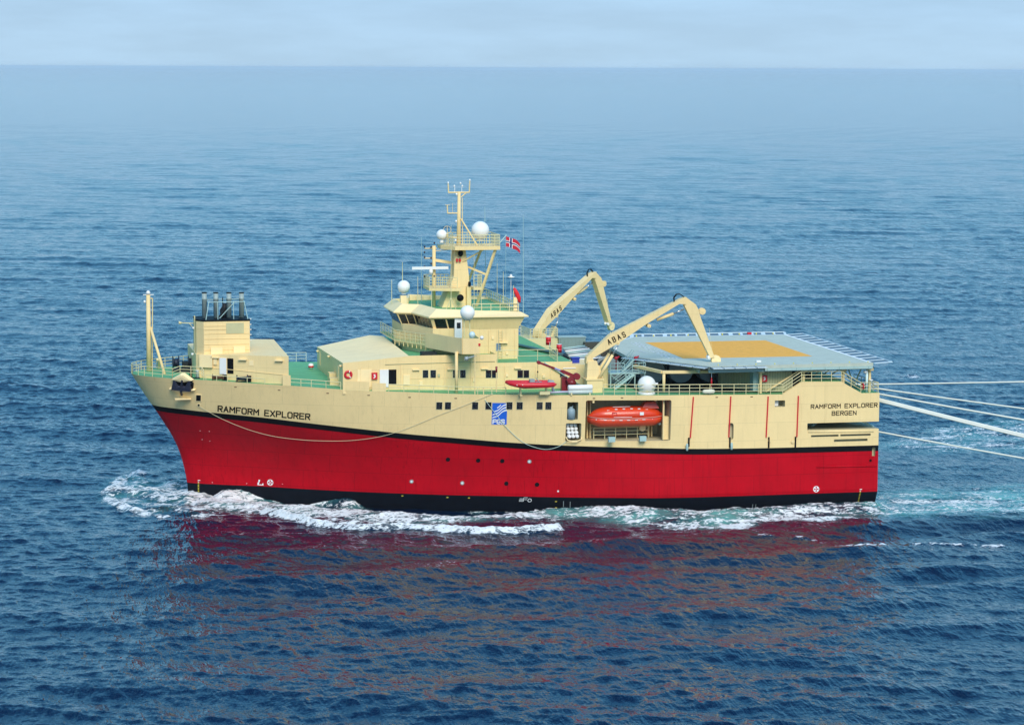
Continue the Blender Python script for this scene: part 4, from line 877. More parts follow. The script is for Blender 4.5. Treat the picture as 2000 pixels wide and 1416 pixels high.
# streamer floats: white and grey long rails lying in rows
t = thing('float_rack', 'rack of long white and grey floats between the cranes and the helicopter deck', 'rack', (11, -1, 14.9))
for k in range(9):
    m = MB(); y = -7.6+k*1.45; m.path([(8.8+k*.22, y, 15.15), (12.6+.1*k, y+1.1, 15.28)], .10, 8); m.build('float', (WHITE, GREY, PALEG)[k % 3], t)
m = MB()
for x in (9.5, 11.5, 13.2): m.box((x-.1, -8.0, 14.85), (x+.1, 4.5, 15.04))
m.box((9.0, -8.2, 14.3), (13.6, 5.2, 14.5)) 
for x in (9.5, 13.2):
    for y in (-7.9, 4.3): m.box((x-.1, y, 12.65), (x+.1, y+.2, 14.95))
m.build('rack_frame', DARK, t)
t = thing('cable_reel', 'dark cable reel with pale flanges behind the near crane boom', 'reel', (12.8, -5.5, 12.7), 'reels of streamer cable')
m = MB(); m.lathe((12.8, -8.2, 14.1), [(1.1, -.9), (1.1, .9)], 20, axis='y'); m.build('cable', NAVY, t)
for y in (-9.15, -7.25): m = MB(); m.lathe((12.8, y, 14.1), [(1.4, -.04), (1.4, .04)], 20, axis='y'); m.build('flange', GREY, t)
for i, (x, y) in enumerate(((17.2, -9.5), (20.6, -9.0), (24.0, -9.0), (17.6, -3.5))):
    c = copy_tree(t); c.location = (x, y+2.7, 12.7); 
    c['label'] = ('dark cable reel in the shade under the helicopter deck, nearest the stairs', 'dark cable reel under the helicopter deck, second from the stairs', 'dark cable reel under the helicopter deck beside the ribbed cream wall', 'dark cable reel deep under the helicopter deck behind the others')[i]

# ---- helicopter deck
ZH = 15.7
hd = MB(); poly = ccw([(20.9, -20.0), (39.2, -19.85), (39.1, 9.6), (20.3, 9.9), (15.2, 3.2), (14.6, -9.2)])
hd.prism(poly, ZH-.35, ZH, 0); heli = hd.build('helicopter_deck', [PADG], ship)
m = MB(); m.prism(ccw([(20.1, -12.5), (34.7, -12.9), (34.6, 3.5), (20.2, 3.7)]), ZH+.001, ZH+.008); m.build('landing_square', PADO, heli)
m = MB()
def line(p0, p1, wd, z=ZH+.006):
    d = (Vector(p1)-Vector(p0)).normalized(); n = Vector((-d.y, d.x))*wd/2
    m.add([(p0[0]-n.x, p0[1]-n.y, z), (p1[0]-n.x, p1[1]-n.y, z), (p1[0]+n.x, p1[1]+n.y, z), (p0[0]+n.x, p0[1]+n.y, z)], [(0, 1, 2, 3)])
line((39.0, -19.5), (38.9, 9.4), .32); line((20.5, 9.65), (39.0, 9.35), .32, ZH+.010); line((15.35, 3.0), (20.4, 9.6), .25, ZH+.014)
random.seed(3)
for k in range(34):
    y = -12.6+k*.49; x = 18.9+.1*math.sin(k)
    for j in range(3):
        if random.random() < .8: line((x-.55+j*.45, y), (x-.25+j*.45, y+.3), .16, ZH+.018+.002*j)
for k in range(7): line((17.1+k*.05, -4.5-.45*k), (17.5, -4.4-.45*k), .2, ZH+.03)
m.build('deck_markings', WLET, heli, fix=False)
# safety net: frames and mesh round the deck edge
m = MB(); NETL = mat('net_light', (.62, .68, .68), .5); NETD = mat('net_dark', (.09, .15, .19), .8)
def net(p0, p1, out, n_, z=ZH-.05, rise=.08):
    p0 = Vector((*p0, z)); p1 = Vector((*p1, z)); o_ = Vector((*out, 0)); q0 = p0+o_+Vector((0, 0, rise)); q1 = p1+o_+Vector((0, 0, rise))
    m.add([tuple(v+Vector((0, 0, -.02))) for v in (p0, p1, q1, q0)], [(0, 1, 2, 3)], 1)
    m.tube(q0, q1, .07, 5)
    for k in range(n_+1): a_ = p0.lerp(p1, k/n_); m.obox(tuple(a_), tuple(q0.lerp(q1, k/n_)), .30 if k % 3 else .5, .05)
net((39.25, -19.9), (39.15, 9.6), (2.1, .2), 13); net((20.3, 10.0), (39.1, 9.7), (.5, 2.0), 14)
m.build('safety_net', [NETL, NETD], heli, fix=False)
m = MB()
def lnet(p0, p1, out, n_):
    p0 = Vector((*p0, ZH-.1)); p1 = Vector((*p1, ZH-.1)); o_ = Vector((*out, -.05))
    for k in range(n_):
        a_ = p0.lerp(p1, (k+.04)/n_); b_ = p0.lerp(p1, (k+.96)/n_)
        m.obox(tuple(a_+o_), tuple(b_+o_), .22, .08, 0); m.obox(tuple(a_+o_*.55), tuple(b_+o_*.55), .12, .06, 0)
        m.add([tuple(a_), tuple(b_), tuple(b_+o_*1.1), tuple(a_+o_*1.1)], [(0, 1, 2, 3)], 1)
        m.obox(tuple(p0.lerp(p1, k/n_)), tuple(p0.lerp(p1, k/n_)+o_*1.15), .1, .08, 1)
lnet((14.6, -9.2), (20.9, -20.05), (-.7, -.5), 7); lnet((20.9, -20.05), (27.0, -20.0), (0, -.9), 5)
m.build('edge_net', [NETL, NETD], heli, fix=False)
m = MB()                                                # fascia and beams under the deck
m.box((27.0, -19.99, ZH-.62), (39.1, -19.6, ZH-.36)); m.box((20.9, -19.6, ZH-.75), (39.1, -19.3, ZH-.4))
for k in range(8): x = 27.3+k*1.62; m.box((x-.05, -20.05, ZH-.62), (x+.05, -19.99, ZH-.3))
m.build('edge_beam', PALEG, heli)
m = MB(); m.obox((14.6, -12.5, 15.0), (16.3, -17.6, 14.9), .35, .3); m.obox((16.3, -17.6, 14.9), (22.0, -17.9, 14.85), .35, .3); m.tube((16.5, -17.6, 12.7), (16.5, -17.6, 14.8), .16, 8)
m.box((21.6, -18.2, 14.75), (22.4, -17.5, 14.95)); m.build('support_beam', CREAM, heli)
# legs and trusses
m = MB()
for x in (26.9, 31.7, 36.2, 39.2):
    m.nxt().box((x-.13, -18.9, 12.4), (x+.13, -18.6, ZH-.4)); m.box((x-.3, -19.2, ZH-.95), (x+.3, -18.5, ZH-.6))
m.nxt().obox((27.5, -18.75, 12.7), (31.6, -18.75, ZH-.6), .16, .16)
m.build('deck_leg', CREAM, heli)
m = MB(); zt_ = ZH-.45; lo = Vector((37.9, -17.5, 12.9))
for x in (36.4, 37.1, 37.9, 38.9): m.obox((x, -17.5, zt_), tuple(lo), .12, .12)
for x in (35.4, 36.1): m.obox((x, -16.5, zt_), (x, -16.5, 12.6), .12, .12)
for x in (20, 24, 28, 32, 36): m.box((x-.1, -19, ZH-.8), (x+.1, 9, ZH-.36))
m.build('truss', mat('pale_olive_steel', (.42, .46, .32), .5), heli)
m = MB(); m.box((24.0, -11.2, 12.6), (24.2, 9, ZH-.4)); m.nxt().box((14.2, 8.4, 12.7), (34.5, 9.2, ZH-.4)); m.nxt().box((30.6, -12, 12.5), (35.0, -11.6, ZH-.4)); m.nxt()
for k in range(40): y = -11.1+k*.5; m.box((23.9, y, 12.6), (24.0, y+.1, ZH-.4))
m.build('inner_wall', mat('inner_wall_shade', (.06, .06, .045), .8), heli)  # walls coloured dark to carry the shade under the helicopter deck
m = MB(); m.prism(ccw([(27.4, -18.2), (30.6, -18.2), (30.6, -12), (24.2, -12), (24.2, -13.0)]), 12.6, ZH-.36); hs = m.build('hangar_box', CORR, heli)
m = MB()
for k in range(11): x = 27.55+k*.29; m.box((x-.03, -18.24, 12.7), (x+.03, -18.2, ZH-.4))
for k in range(16): t_ = k/16; m.box((24.2+3.2*t_-.03, -13.0-5.2*t_-.05, 12.7), (24.2+3.2*t_+.05, -13.0-5.2*t_+.0, ZH-.4))
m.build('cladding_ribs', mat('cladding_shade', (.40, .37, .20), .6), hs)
m = MB(); m.box((26.3, -18.1, 12.7), (26.9, -16.9, 15.1)); m.build('cabinet', PALEG, hs)
WH = onwall((27.4, -18.25), (30.6, -18.25)); redbox(WH, 1492, 739, 'red fire hose box on the ribbed cream wall under the helicopter deck')
m = MB()
for k in range(12): x = 31.5+(k % 6)*1.1; m.tube((x, -13+k*.1, 13+.1*k), (x+.8, -13, 14.2), .08, 5)
m.build('pipework', PALEG, heli)
# small deck lights on the helideck
for px, py in ((1481, 707), ): 
    q = AZ(px, py, ZH); m = MB(); m.box((q[0]-.25, q[1]-.2, ZH), (q[0]+.25, q[1]+.2, ZH+.18)); m.build('edge_light', WHITE, heli)
for k in range(9):
    m = MB(); x = 22+k*2.1; m.lathe((x, -19.3, ZH), [(.07, 0), (.07, .08), (.02, .12)], 6); m.lathe((x-1.2, 9.8, ZH), [(.08, 0), (.08, .18), (.02, .2)], 6); m.build('edge_light', YELLOW, heli)
m = MB(); m.box((34.5, 10.0, ZH), (35.0, 10.3, ZH+.25)); m.build('fire_monitor', SIGNR, heli)

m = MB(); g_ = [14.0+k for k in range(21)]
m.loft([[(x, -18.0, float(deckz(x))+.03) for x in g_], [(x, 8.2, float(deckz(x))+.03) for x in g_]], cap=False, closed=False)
m.build('deck_shade_sheet', mat('deck_shade_dark', (.012, .028, .016), .8, var=.4), ship)  # near-black sheet over the green deck; its colour stands in for helideck shade

# ---- stairs and platform beside the helicopter deck
t = thing('access_stairs', 'pale green steel stair tower beside the helicopter deck', 'stairs', (13.5, -12.5, 12.7))
m = MB(); zpl = 14.35; 
m.prism(ccw([(11.6, -13.6), (15.6, -13.6), (15.6, -10.5), (11.6, -10.5)]), zpl-.08, zpl+.05); m.build('platform', PALEG, t)
for x in (11.7, 13.4, 14.4, 15.5): m = MB(); m.tube((x, -13.5, 12.7), (x, -13.5, zpl-.05), .07, 6); m.build('leg', PALEG, t)
m = MB(); rail(m, [(11.65, -10.6, zpl), (11.65, -13.55, zpl), (13.2, -13.55, zpl)], 1.1, 3, .8); rail(m.nxt(), [(14.1, -13.55, zpl), (15.55, -13.55, zpl), (15.55, -10.6, zpl)], 1.1, 3, .7); m.build('railing', PALEG, t)
m = MB(); a_ = Vector((11.9, -14.2, 12.75)); b_ = Vector((13.9, -14.2, zpl))
for y in (-14.6, -13.8): m.obox((11.9, y, 12.8), (14.0, y, zpl), .07, .22); m.tube((11.9, y, 13.8), (14.0, y, zpl+1.0), .035, 5)
for k in range(9): f_ = (k+.5)/9; x = 11.9+2.1*f_; z = 12.8+(zpl-12.8)*f_; m.box((x-.12, -14.55, z-.02), (x+.12, -13.85, z+.02))
m.build('lower_flight', PALEG, t)
m = MB()
for y in (-12.7, -11.9): m.obox((13.2, y, zpl), (14.5, y, 15.75), .07, .2); m.tube((13.2, y, zpl+1), (14.5, y, 16.7), .035, 5); m.tube((13.2, y, zpl+.5), (14.5, y, 16.2), .03, 5)
for k in range(7): f_ = (k+.5)/7; m.box((13.2+1.3*f_-.12, -12.7, zpl+1.4*f_), (13.2+1.3*f_+.12, -11.9, zpl+1.4*f_+.04))
m.build('upper_flight', PALEG, t)
m = MB()
for a2, b2 in (((11.7, 12.9), (13.4, 14.2)), ((13.4, 12.9), (11.7, 14.2)), ((13.4, 12.9), (14.4, 14.2))): m.tube((a2[0], -13.5, a2[1]), (b2[0], -13.5, b2[1]), .04, 5)
m.build('cross_brace', PALEG, t)
for x, y, lb in ((13.0, -10.8, 'small red fire monitor by the left rail of the stair platform'), (15.2, -10.8, 'small red fire monitor by the right rail of the stair platform')):
    m = MB(); m.lathe((x, y, 14.4), [(.07, 0), (.07, 1.1), (.2, 1.15), (.22, 1.35), (.1, 1.45)], 8); m.tube((x, y, 15.7), (x+.35, y, 15.85), .08, 6); tag(m.build('fire_monitor', SIGNR), lb, 'fire monitor', 'fire monitors on the stair platform')

# ---- knuckle boom cranes
def make_crane(label, name='knuckle_crane'):
    t = thing(name, label, 'crane', (9.2, -16.0, 12.72), 'knuckle boom cranes'); Yc = -16.0
    def A(px, py, y=Yc): q = AY(px, py, y); return (q[0], q[2])
    def slab(mb, pts, y0, y1, mi=0, inset=0): mb.loft([[(x, y0, z) for x, z in pts], [(x, y1, z) for x, z in pts]], mi)
    m = MB(); m.prism([(8.25, -16.9), (9.95, -16.9), (9.95, -15.1), (8.25, -15.1)], 12.72, 14.2); m.box((8.1, -17.0, 14.1), (10.1, -15.0, 14.25)); m.build('pedestal', CREAM, t)
    m = MB(); m.loft([[(8.25, -16.75, 14.25), (9.85, -16.75, 14.25), (9.85, -15.25, 14.25), (8.25, -15.25, 14.25)], [(8.4, -16.55, 16.1), (9.4, -16.55, 16.1), (9.4, -15.45, 16.1), (8.4, -15.45, 16.1)]])
    m.loft([[(9.4, -16.55, 14.3), (10.1, -16.55, 14.3), (10.1, -15.45, 14.3), (9.4, -15.45, 14.3)], [(9.4, -16.5, 15.6), (9.7, -16.5, 15.6), (9.7, -15.5, 15.6), (9.4, -15.5, 15.6)]]); m.build('slewing_column', CREAM, t)
    m = MB(); bp = [A(*q) for q in ((1143, 709), (1160, 708), (1156, 699), (1210, 667), (1258, 634), (1325, 593), (1338, 594), (1339, 580), (1332, 581.5), (1190, 653.5), (1187, 656), (1144, 697))]
    slab(m, bp[::-1], -16.42, -15.58); bm_ = m.build('main_boom', CREAM, t)
    m = MB(); a_ = A(1192, 668); b_ = A(1221, 653.5); d = Vector((b_[0]-a_[0], b_[1]-a_[1])); W_ = d.length; d.normalize(); H_ = .52; wf = (W_*6/H_-2.2*3)/sum(GL[c][1] for c in 'ABAS')
    a_ = A(1187.5, 672.5)
    lettering('ABAS', H_, wf*.9, 3.6, .10, lambda u, v: (a_[0]+d.x*u-d.y*v, -16.44, a_[1]+d.y*u+d.x*v), m); m.build('lettering', LETTER, bm_, fix=False)
    m = MB(); jp = [A(*q) for q in ((1336, 598), (1350, 626), (1386, 699), (1394, 697), (1367, 620), (1362, 603), (1357, 594), (1338, 580), (1333, 586))]
    slab(m, jp, -16.33, -15.67); m.box((A(1350, 626)[0]-.05, -16.40, A(1350, 626)[1]), (A(1350, 626)[0], -15.6, A(1350, 626)[1]+.02)); m.build('jib', CREAM, t)
    def wheel(px, py, r, name, mt=CREAM, w_=.25):
        x, z = A(px, py); m = MB(); m.lathe((x, Yc, z), [(r, -w_), (r, -w_*.5), (r*.75, -w_*.4), (r*.75, w_*.4), (r, w_*.5), (r, w_)], 18, axis='y'); m.lathe((x, Yc, z), [(r*.25, -w_*1.2), (r*.25, w_*1.2)], 10, axis='y'); return m.build(name, mt, t)
    wheel(1398, 703, .52, 'sheave', CREAM2, .2); wheel(1371, 608, .36, 'winch_drum'); wheel(1266, 636, .20, 'pin_boss', CREAM, .46); wheel(1384, 697, .2, 'pin_boss', WHITE, .3); wheel(1205, 669, .22, 'pin_boss', CREAM, .44)
    def cyl(p0, p1, p2, yy, name):
        m = MB(); a2, b2, c2 = A(*p0), A(*p1), A(*p2); m.tube((a2[0], yy, a2[1]), (b2[0], yy, b2[1]), .17, 10); m.tube((b2[0], yy, b2[1]), (c2[0], yy, c2[1]), .08, 8, mi=1); m.build(name, [CREAM, mat('chrome_rod', (.5, .5, .5), .25, metal=.8)], t)
    for yy in (-16.75, -15.25): cyl((1166, 738), (1193, 692), (1204, 673), yy, 'lift_cylinder')
    cyl((1283, 625), (1315, 613), (1335, 604), -16.0, 'jib_cylinder')
    m = MB(); pts = [A(*q) for q in ((1316, 590), (1315, 581), (1320, 574.5), (1327, 574), (1335, 580))]; m.path([(x, -16.1, z) for x, z in pts], .05, 6); m.nxt().path([(x+.12, -15.9, z-.05) for x, z in pts], .05, 6); m.build('hydraulic_hose', BLACK, t)
    m = MB()
    for px in (1192, 1196, 1200): x, z = A(px, 650); m.tube((x, -16, z-.25), (x, -16, z+.1), .03, 4)
    x, z = A(1392, 690); m.tube((x-.05, Yc, z), (A(1385, 640)[0], Yc, A(1385, 640)[1]), .015, 4); m.build('fittings', RAILM, t)
    return t
crane = make_crane('nearer cream folding crane, its jib tip hanging over the helicopter deck edge')
far = copy_tree(crane); far['label'] = 'farther cream folding crane raised behind the bridge, its jib hanging clear'
ang = R(38)
far.matrix_world = Matrix.Translation(Vector((9.75, 12.0, 12.72))) @ Matrix.Rotation(ang, 4, 'Z') 
m = MB(); rail(m, [(8.2, 10.3, 15.7), (11.4, 10.3, 15.7), (11.4, 13.6, 15.7)], 1.1, 4, .45); rail(m.nxt(), [(7.9, 13.8, 15.7), (8.1, 10.3, 15.7)], 1.1, 4, .5)
m.prism(ccw([(7.6, 10), (11.6, 10), (11.6, 14.6), (7.6, 14.6)]), 12.6, 15.66); m.build('crane_platform', RAILM, ship)

# ---- maroon davit crane
t = thing('davit_crane', 'dark red davit crane with telescopic arm reaching over the rescue boat', 'crane', (6.9, -15.4, 12.75))
m = MB(); m.lathe((6.9, -15.4, 12.75), [(.75, 0), (.75, .1), (.5, .15), (.5, .9), (.55, .95), (.35, 1.3)], 14); m.box((5.9, -15.2, 12.75), (6.5, -14.6, 14.3)); m.build('pedestal', MAROON, t)
def D(px, py): q = AY(px, py, -15.6); return (q[0], -15.6, q[2])
m = MB(); a_, b_, c_ = D(1052, 708), D(1098, 725), D(1124, 736); m.obox(a_, b_, .22, .22); m.obox(b_, c_, .34, .36); m.lathe(a_, [(.2, -.2), (.2, .2)], 10, axis='y'); m.lathe(D(1126, 735), [(.36, -.3), (.36, .3)], 12, axis='y'); m.obox(D(1122, 736), D(1108, 745), .4, .5); m.build('arm', MAROON, t)
m = MB(); m.obox(tuple(Vector(D(1083, 718.6))+Vector((0, -.12, 0))), tuple(Vector(D(1094, 722.8))+Vector((0, -.12, 0))), .08, .14); m.build('maker_plate', mat('lilac_plate', (.35, .38, .65), .5), t)
m = MB(); a2 = Vector(D(1050.5, 710)); b2 = Vector(D(1050, 740)); m.tube(a2, b2, .02, 4); m.lathe(tuple(a2.lerp(b2, .55)), [(.05, -.1), (.08, 0), (.05, .1)], 6); m.build('wire', BLACK, t)

# ---- rescue boat (inflatable)
t = thing('rescue_boat', 'small red inflatable rescue boat hung at the rail with console and outboard', 'boat', (1.8, -17.9, 13.2))
YB = -17.9; q0 = AY(989, 748, YB); q1 = AY(1083, 753, YB); xb, xs = q0[0], q1[0]; zz = q0[2]
for sg, nm in ((-1, 'tube'), (1, 'tube')):
    pts = [(xb, YB, zz+.10), (xb+.35, YB+sg*.35, zz+.0), (xb+.9, YB+sg*.72, zz-.10), (xb+1.8, YB+sg*.9, zz-.17), (xs-1.0, YB+sg*.92, zz-.20), (xs-.3, YB+sg*.9, zz-.18), (xs, YB+sg*.85, zz-.15)]
    m = MB(); m.path(pts, [.18, .26, .29, .30, .30, .26, .08], 12); m.build(nm, ORED, t)
m = MB(); rings = []
for x, hw, zb in ((xb+.35, .08, zz-.12), (xb+.9, .5, zz-.45), (xb+1.9, .75, zz-.66), (xs-.6, .75, zz-.62), (xs-.35, .7, zz-.5)): rings.append([(x, YB-hw, zz-.2), (x, YB, zb), (x, YB+hw, zz-.2), (x, YB, zz-.18)])
m.loft(rings); m.build('hull', mat('boat_grey', (.06, .07, .08), .5), t)
m = MB(); m.box((xb+2.5, YB-.3, zz-.15), (xb+3.0, YB+.3, zz+.35)); m.obox((xb+3.6, YB, zz-.1), (xb+3.2, YB, zz+.45), .3, .06); m.box((xb+3.1, YB-.25, zz-.15), (xb+3.8, YB+.25, zz+.05)); m.build('console', GREY, t)
m = MB(); m.loft([[(xs-.75, YB-.2, zz-.05), (xs-.05, YB-.2, zz-.05), (xs-.05, YB+.2, zz-.05), (xs-.75, YB+.2, zz-.05)], [(xs-.65, YB-.17, zz+.25), (xs-.1, YB-.15, zz+.16), (xs-.1, YB+.15, zz+.16), (xs-.65, YB+.17, zz+.25)]]); m.box((xs-.3, YB-.08, zz-.9), (xs-.1, YB+.08, zz-.05)); m.lathe((xs-.12, YB, zz-.85), [(.15, -.15), (.18, .1)], 8, axis='x'); m.build('outboard_motor', GREY, t)
m = MB()
for k in range(7): m.lathe((xb+.9+k*.6, YB-1.12+.0*k, zz-.1), [(.05, -.03), (.05, .02)], 6, axis='y')
m.build('grab_rope', WHITE, t)
cr = thing('boat_cradle', 'pale cradle posts under the red inflatable rescue boat', 'cradle', (1.8, -18, 12.8))
for x in (xb+1.5, xs-.9): m = MB(); m.box((x-.12, YB-.5, float(deckz(0))), (x+.12, YB+.5, float(deckz(0))+.08)); m.tube((x, YB-.3, 12.85), (x, YB-.3, zz-.55), .05, 6); m.tube((x, YB+.3, 12.85), (x, YB+.3, zz-.55), .05, 6); m.build('post', RAILM, cr)

# ---- white cylinders in a frame on the edge of the deck
t = thing('float_launcher', 'white cylinders with long grey ram on the deck edge beside the near crane', 'launcher', (6, -18.2, 12.9))
q0, q1 = AY(1110, 763, -18.3), AY(1157, 763, -18.3); zc = q0[2]
for dz, r in ((.28, .30), (-.18, .26)):
    m = MB(); m.path([(q0[0], -18.2, zc+dz), (q0[0]+.05, -18.2, zc+dz), (q1[0]-.05, -18.2, zc+dz), (q1[0], -18.2, zc+dz)], [r*.8, r, r, r*.8], 14); m.build('cylinder', WHITE if dz > 0 else mat('pale_grey_paint', (.55, .60, .55), .5), t)
m = MB()
for x in (q0[0]+.3, q1[0]-.3): m.box((x-.08, -18.5, 12.75), (x+.08, -17.9, 13.0))
q2 = AY(1054, 769, -18.4); m.tube((q2[0]+1, -18.3, q2[2]+.1), (q0[0], -18.3, q2[2]+.12), .12, 8, mi=1); m.box((q2[0], -18.5, q2[2]-.1), (q2[0]+1.1, -18.1, q2[2]+.25)); m.build('ram', [RAILM, mat('lilac_steel', (.5, .48, .55), .4)], t)

# ---- big white ball on deck
q = AY(1263, 752, -18.6)
t = thing('tracking_dome', 'big cream white ball dome on a skirted base at the port rail beside the stairs', 'satellite dome', (q[0], -18.6, 12.7)); rr = .98; c = (q[0], -18.6, q[2])
m = MB(); m.lathe(c, [(rr*math.cos(a_), rr*math.sin(a_)) for a_ in [R(x) for x in (-50, -35, -18, 0, 18, 36, 54, 70, 82)]]+[(.01, rr)], 28); m.build('ball', mat('dome_cream', (.80, .76, .68), .45, var=.03), t)
m = MB(); m.lathe(c, [(.98, 12.7-q[2]), (.85, 12.95-q[2]), (.68, -.72)], 24); m.build('skirt', mat('dome_cream', (.80, .76, .68)), t)
m = MB(); m.tube((c[0]+.6, c[1]-.2, c[2]+.1), (c[0]+1.15, c[1]-.3, c[2]+.15), .12, 8); m.build('side_fitting', WHITE, t)

# ---- lifeboat in its recess
t = thing('lifeboat', 'orange enclosed lifeboat hanging in the recess in the ship\'s port side', 'lifeboat', (11.9, -17.9, 9.4)); YL = -17.8
L0, L1 = AY(1146, 810, YL)[0]+.05, AY(1297, 808, YL)[0]-.05; Lc = (L0+L1)/2; zg = AY(1220, 814, YL)[2]; zk0 = AY(1220, 833, YL)[2]; zt0 = AY(1215, 792.5, YL)[2]
def lb_rings(upper):
    rings = []
    for k in range(25):
        u = -1+2*k/24; x = Lc+u*(L1-L0)/2; e = max(0., 1-abs(u)**(4.6 if u > 0 else 3.8))**.5
        hw = 1.32*max(e, .03 if abs(u) == 1 else .05)
        sheer = .16*u*u
        ring = []
        if not upper:
            zb = zk0+.55*max(0, abs(u)-.72)/.28*1.0+.02
            for j in range(11):
                a_ = math.pi*j/10; ring.append((x, YL-hw*math.cos(a_)*(1 if abs(math.cos(a_)) > .99 else .98), (zg+sheer)-(zg+sheer-zb)*math.sin(a_)**.62))
        else:
            e2 = max(0., 1-(abs(u)/.95)**3.4)**.6 if abs(u) < .95 else 0
            hw2 = max(1.20*e2, .02); ht = (zt0-zg)*e2
            for j in range(11):
                a_ = math.pi*j/10; ring.append((x, YL-hw2*math.cos(a_), zg+sheer-.02+max(ht, .01)*math.sin(a_)**.75))
        rings.append(ring)
    return rings
m = MB(); m.loft(lb_rings(False), sm=True); m.build('hull', ORANGE, t)
m = MB(); m.loft(lb_rings(True), sm=True); m.build('canopy', ORANGE, t)
m = MB()
for sg in (-1, 1):
    pts = [(Lc+u*(L1-L0)/2, YL+sg*(1.34*max(0, 1-abs(u)**(4.6 if u > 0 else 3.8))**.5+.01), zg+.16*u*u) for u in [-1+2*k/24 for k in range(25)]]; m.path(pts, .05, 6)
m.build('fender', mat('fender_pink', (.75, .25, .18), .5), t)
m = MB(); xq = AY(1268, 795, YL)[0]; m.loft([[(xq-.95, YL-.6, zt0-.25), (xq+.95, YL-.6, zt0-.3), (xq+.95, YL+.6, zt0-.3), (xq-.95, YL+.6, zt0-.25)], [(xq-.5, YL-.42, zt0+.38), (xq+.55, YL-.42, zt0+.38), (xq+.55, YL+.42, zt0+.38), (xq-.5, YL+.42, zt0+.38)]]); m.build('steering_cockpit', ORANGE, t)
m = MB()
for k in range(9):
    u = -.8+1.6*k/8; x = Lc+u*(L1-L0)/2; y = YL-1.32*(1-abs(u)**3)**.5-.03; m.box((x-.16, y-.01, zg-.22+.16*u*u), (x+.16, y+.02, zg-.16+.16*u*u))
for k in range(8):
    u = -.7+1.4*k/7; x = Lc+u*(L1-L0)/2; zz_ = zg+(zt0-zg)*.80*(1-(abs(u)/.95)**3); hw2 = 1.2*(1-(abs(u)/.93)**2.8)**.55; m.box((x-.14, YL-hw2*.70-.06, zz_-.02), (x+.14, YL-hw2*.70+.1, zz_+.06))
m.box((Lc+1.25, YL-1.24, zg+.30), (Lc+1.68, YL-1.10, zg+.62)); m.build('reflective_tape', WHITE, t)
m = MB(); m.path([(L0+2.6, YL-1.2, zg+.14), (L0+4.6, YL-1.2, zg+.12)], .03, 6); m.path([(L0+2.6, YL-.72, zt0-.02), (L0+4.5, YL-.72, zt0)], .03, 6); m.build('grab_rail', WHITE, t)
m = MB()
m.box((Lc-1.75, YL-1.2, zg+.2), (Lc-1.70, YL-1.06, zg+.62)); m.box((Lc-1.30, YL-1.2, zg+.2), (Lc-1.25, YL-1.06, zg+.62)); m.box((Lc-1.75, YL-1.18, zg+.60), (Lc-1.25, YL-1.02, zg+.64)); m.build('side_hatch', ORED, t)
m = MB(); m.lathe((L1-.55, YL-.3, zk0+.25), [(.16, -.1), (.2, .1), (.1, .2)], 8, axis='x'); m.tube((L1-.9, YL-.3, zk0+.3), (L1-.5, YL-.3, zk0+.25), .07, 6); m.build('propeller_guard', GREY, t)
# davits and recess fittings (parts of the hull)
for x in (8.55, 15.35):
    m = MB(); m.box((x-.22, -16.6, 7.85), (x-.10, -15.9, 12.1)); m.box((x+.10, -16.6, 7.85), (x+.22, -15.9, 12.1)); m.box((x-.20, -15.92, 7.85), (x+.20, -15.85, 12.1)); m.box((x-.1, -18.6, 11.9), (x+.1, -15.9, 12.12)); m.build('davit', CREAM, hull)
m = MB(); m.box((16.0, -19.2, 7.85), (16.15, -18.9, 12.15)); m.box((16.15, -19.0, 7.85), (16.7, -18.2, 10.3)); m.build('recess_column', CREAM, hull)
m = MB(); rail(m, [(9.0, -17.0, 7.85), (15.0, -17.0, 7.85)], 1.15, 3, 1.2, r=.045); rail(m, [(9.0, -16.9, 7.85), (9.0, -15.2, 7.85)], 1.15, 3, .9, r=.04); m.build('recess_railing', RAILM, hull)
for x in (10.35, 13.75): m = MB(); m.box((x-.35, -19.6, 7.82), (x+.35, -19.15, 8.35)); m.build('fender_block', PALEG, hull)
m = MB(); m.lathe((14.3, -17.15, 8.9), [(.35, -.15), (.35, .15)], 16, axis='y'); m.lathe((14.2, -17.15, 9.55), [(.14, -.1), (.14, .1)], 10, axis='y'); m.build('winch_cover', CREAM2, hull)
# gas bottle in the small opening
t = thing('gas_bottle', 'tall grey covered bottle standing in the small opening before the lifeboat', 'bottle', (6.3, -18.0, 10.15))
yb_ = -float(half(6.3, 11))+.45; m = MB(); m.lathe((6.32, yb_, 10.12), [(.46, 0), (.46, .9), (.36, 1.1), (.18, 1.2), (.16, 1.32)], 14); m.build('body', mat('bottle_grey', (.25, .33, .36), .5), t); m = MB(); m.lathe((6.5, yb_, 11.4), [(.05, -.05), (.05, .14)], 6); m.build('valve', mat('bottle_grey', (.25, .33, .36)), t)
m = MB(); m.box((5.95, yb_-.42, 10.1), (6.75, yb_-.38, 10.13)); 
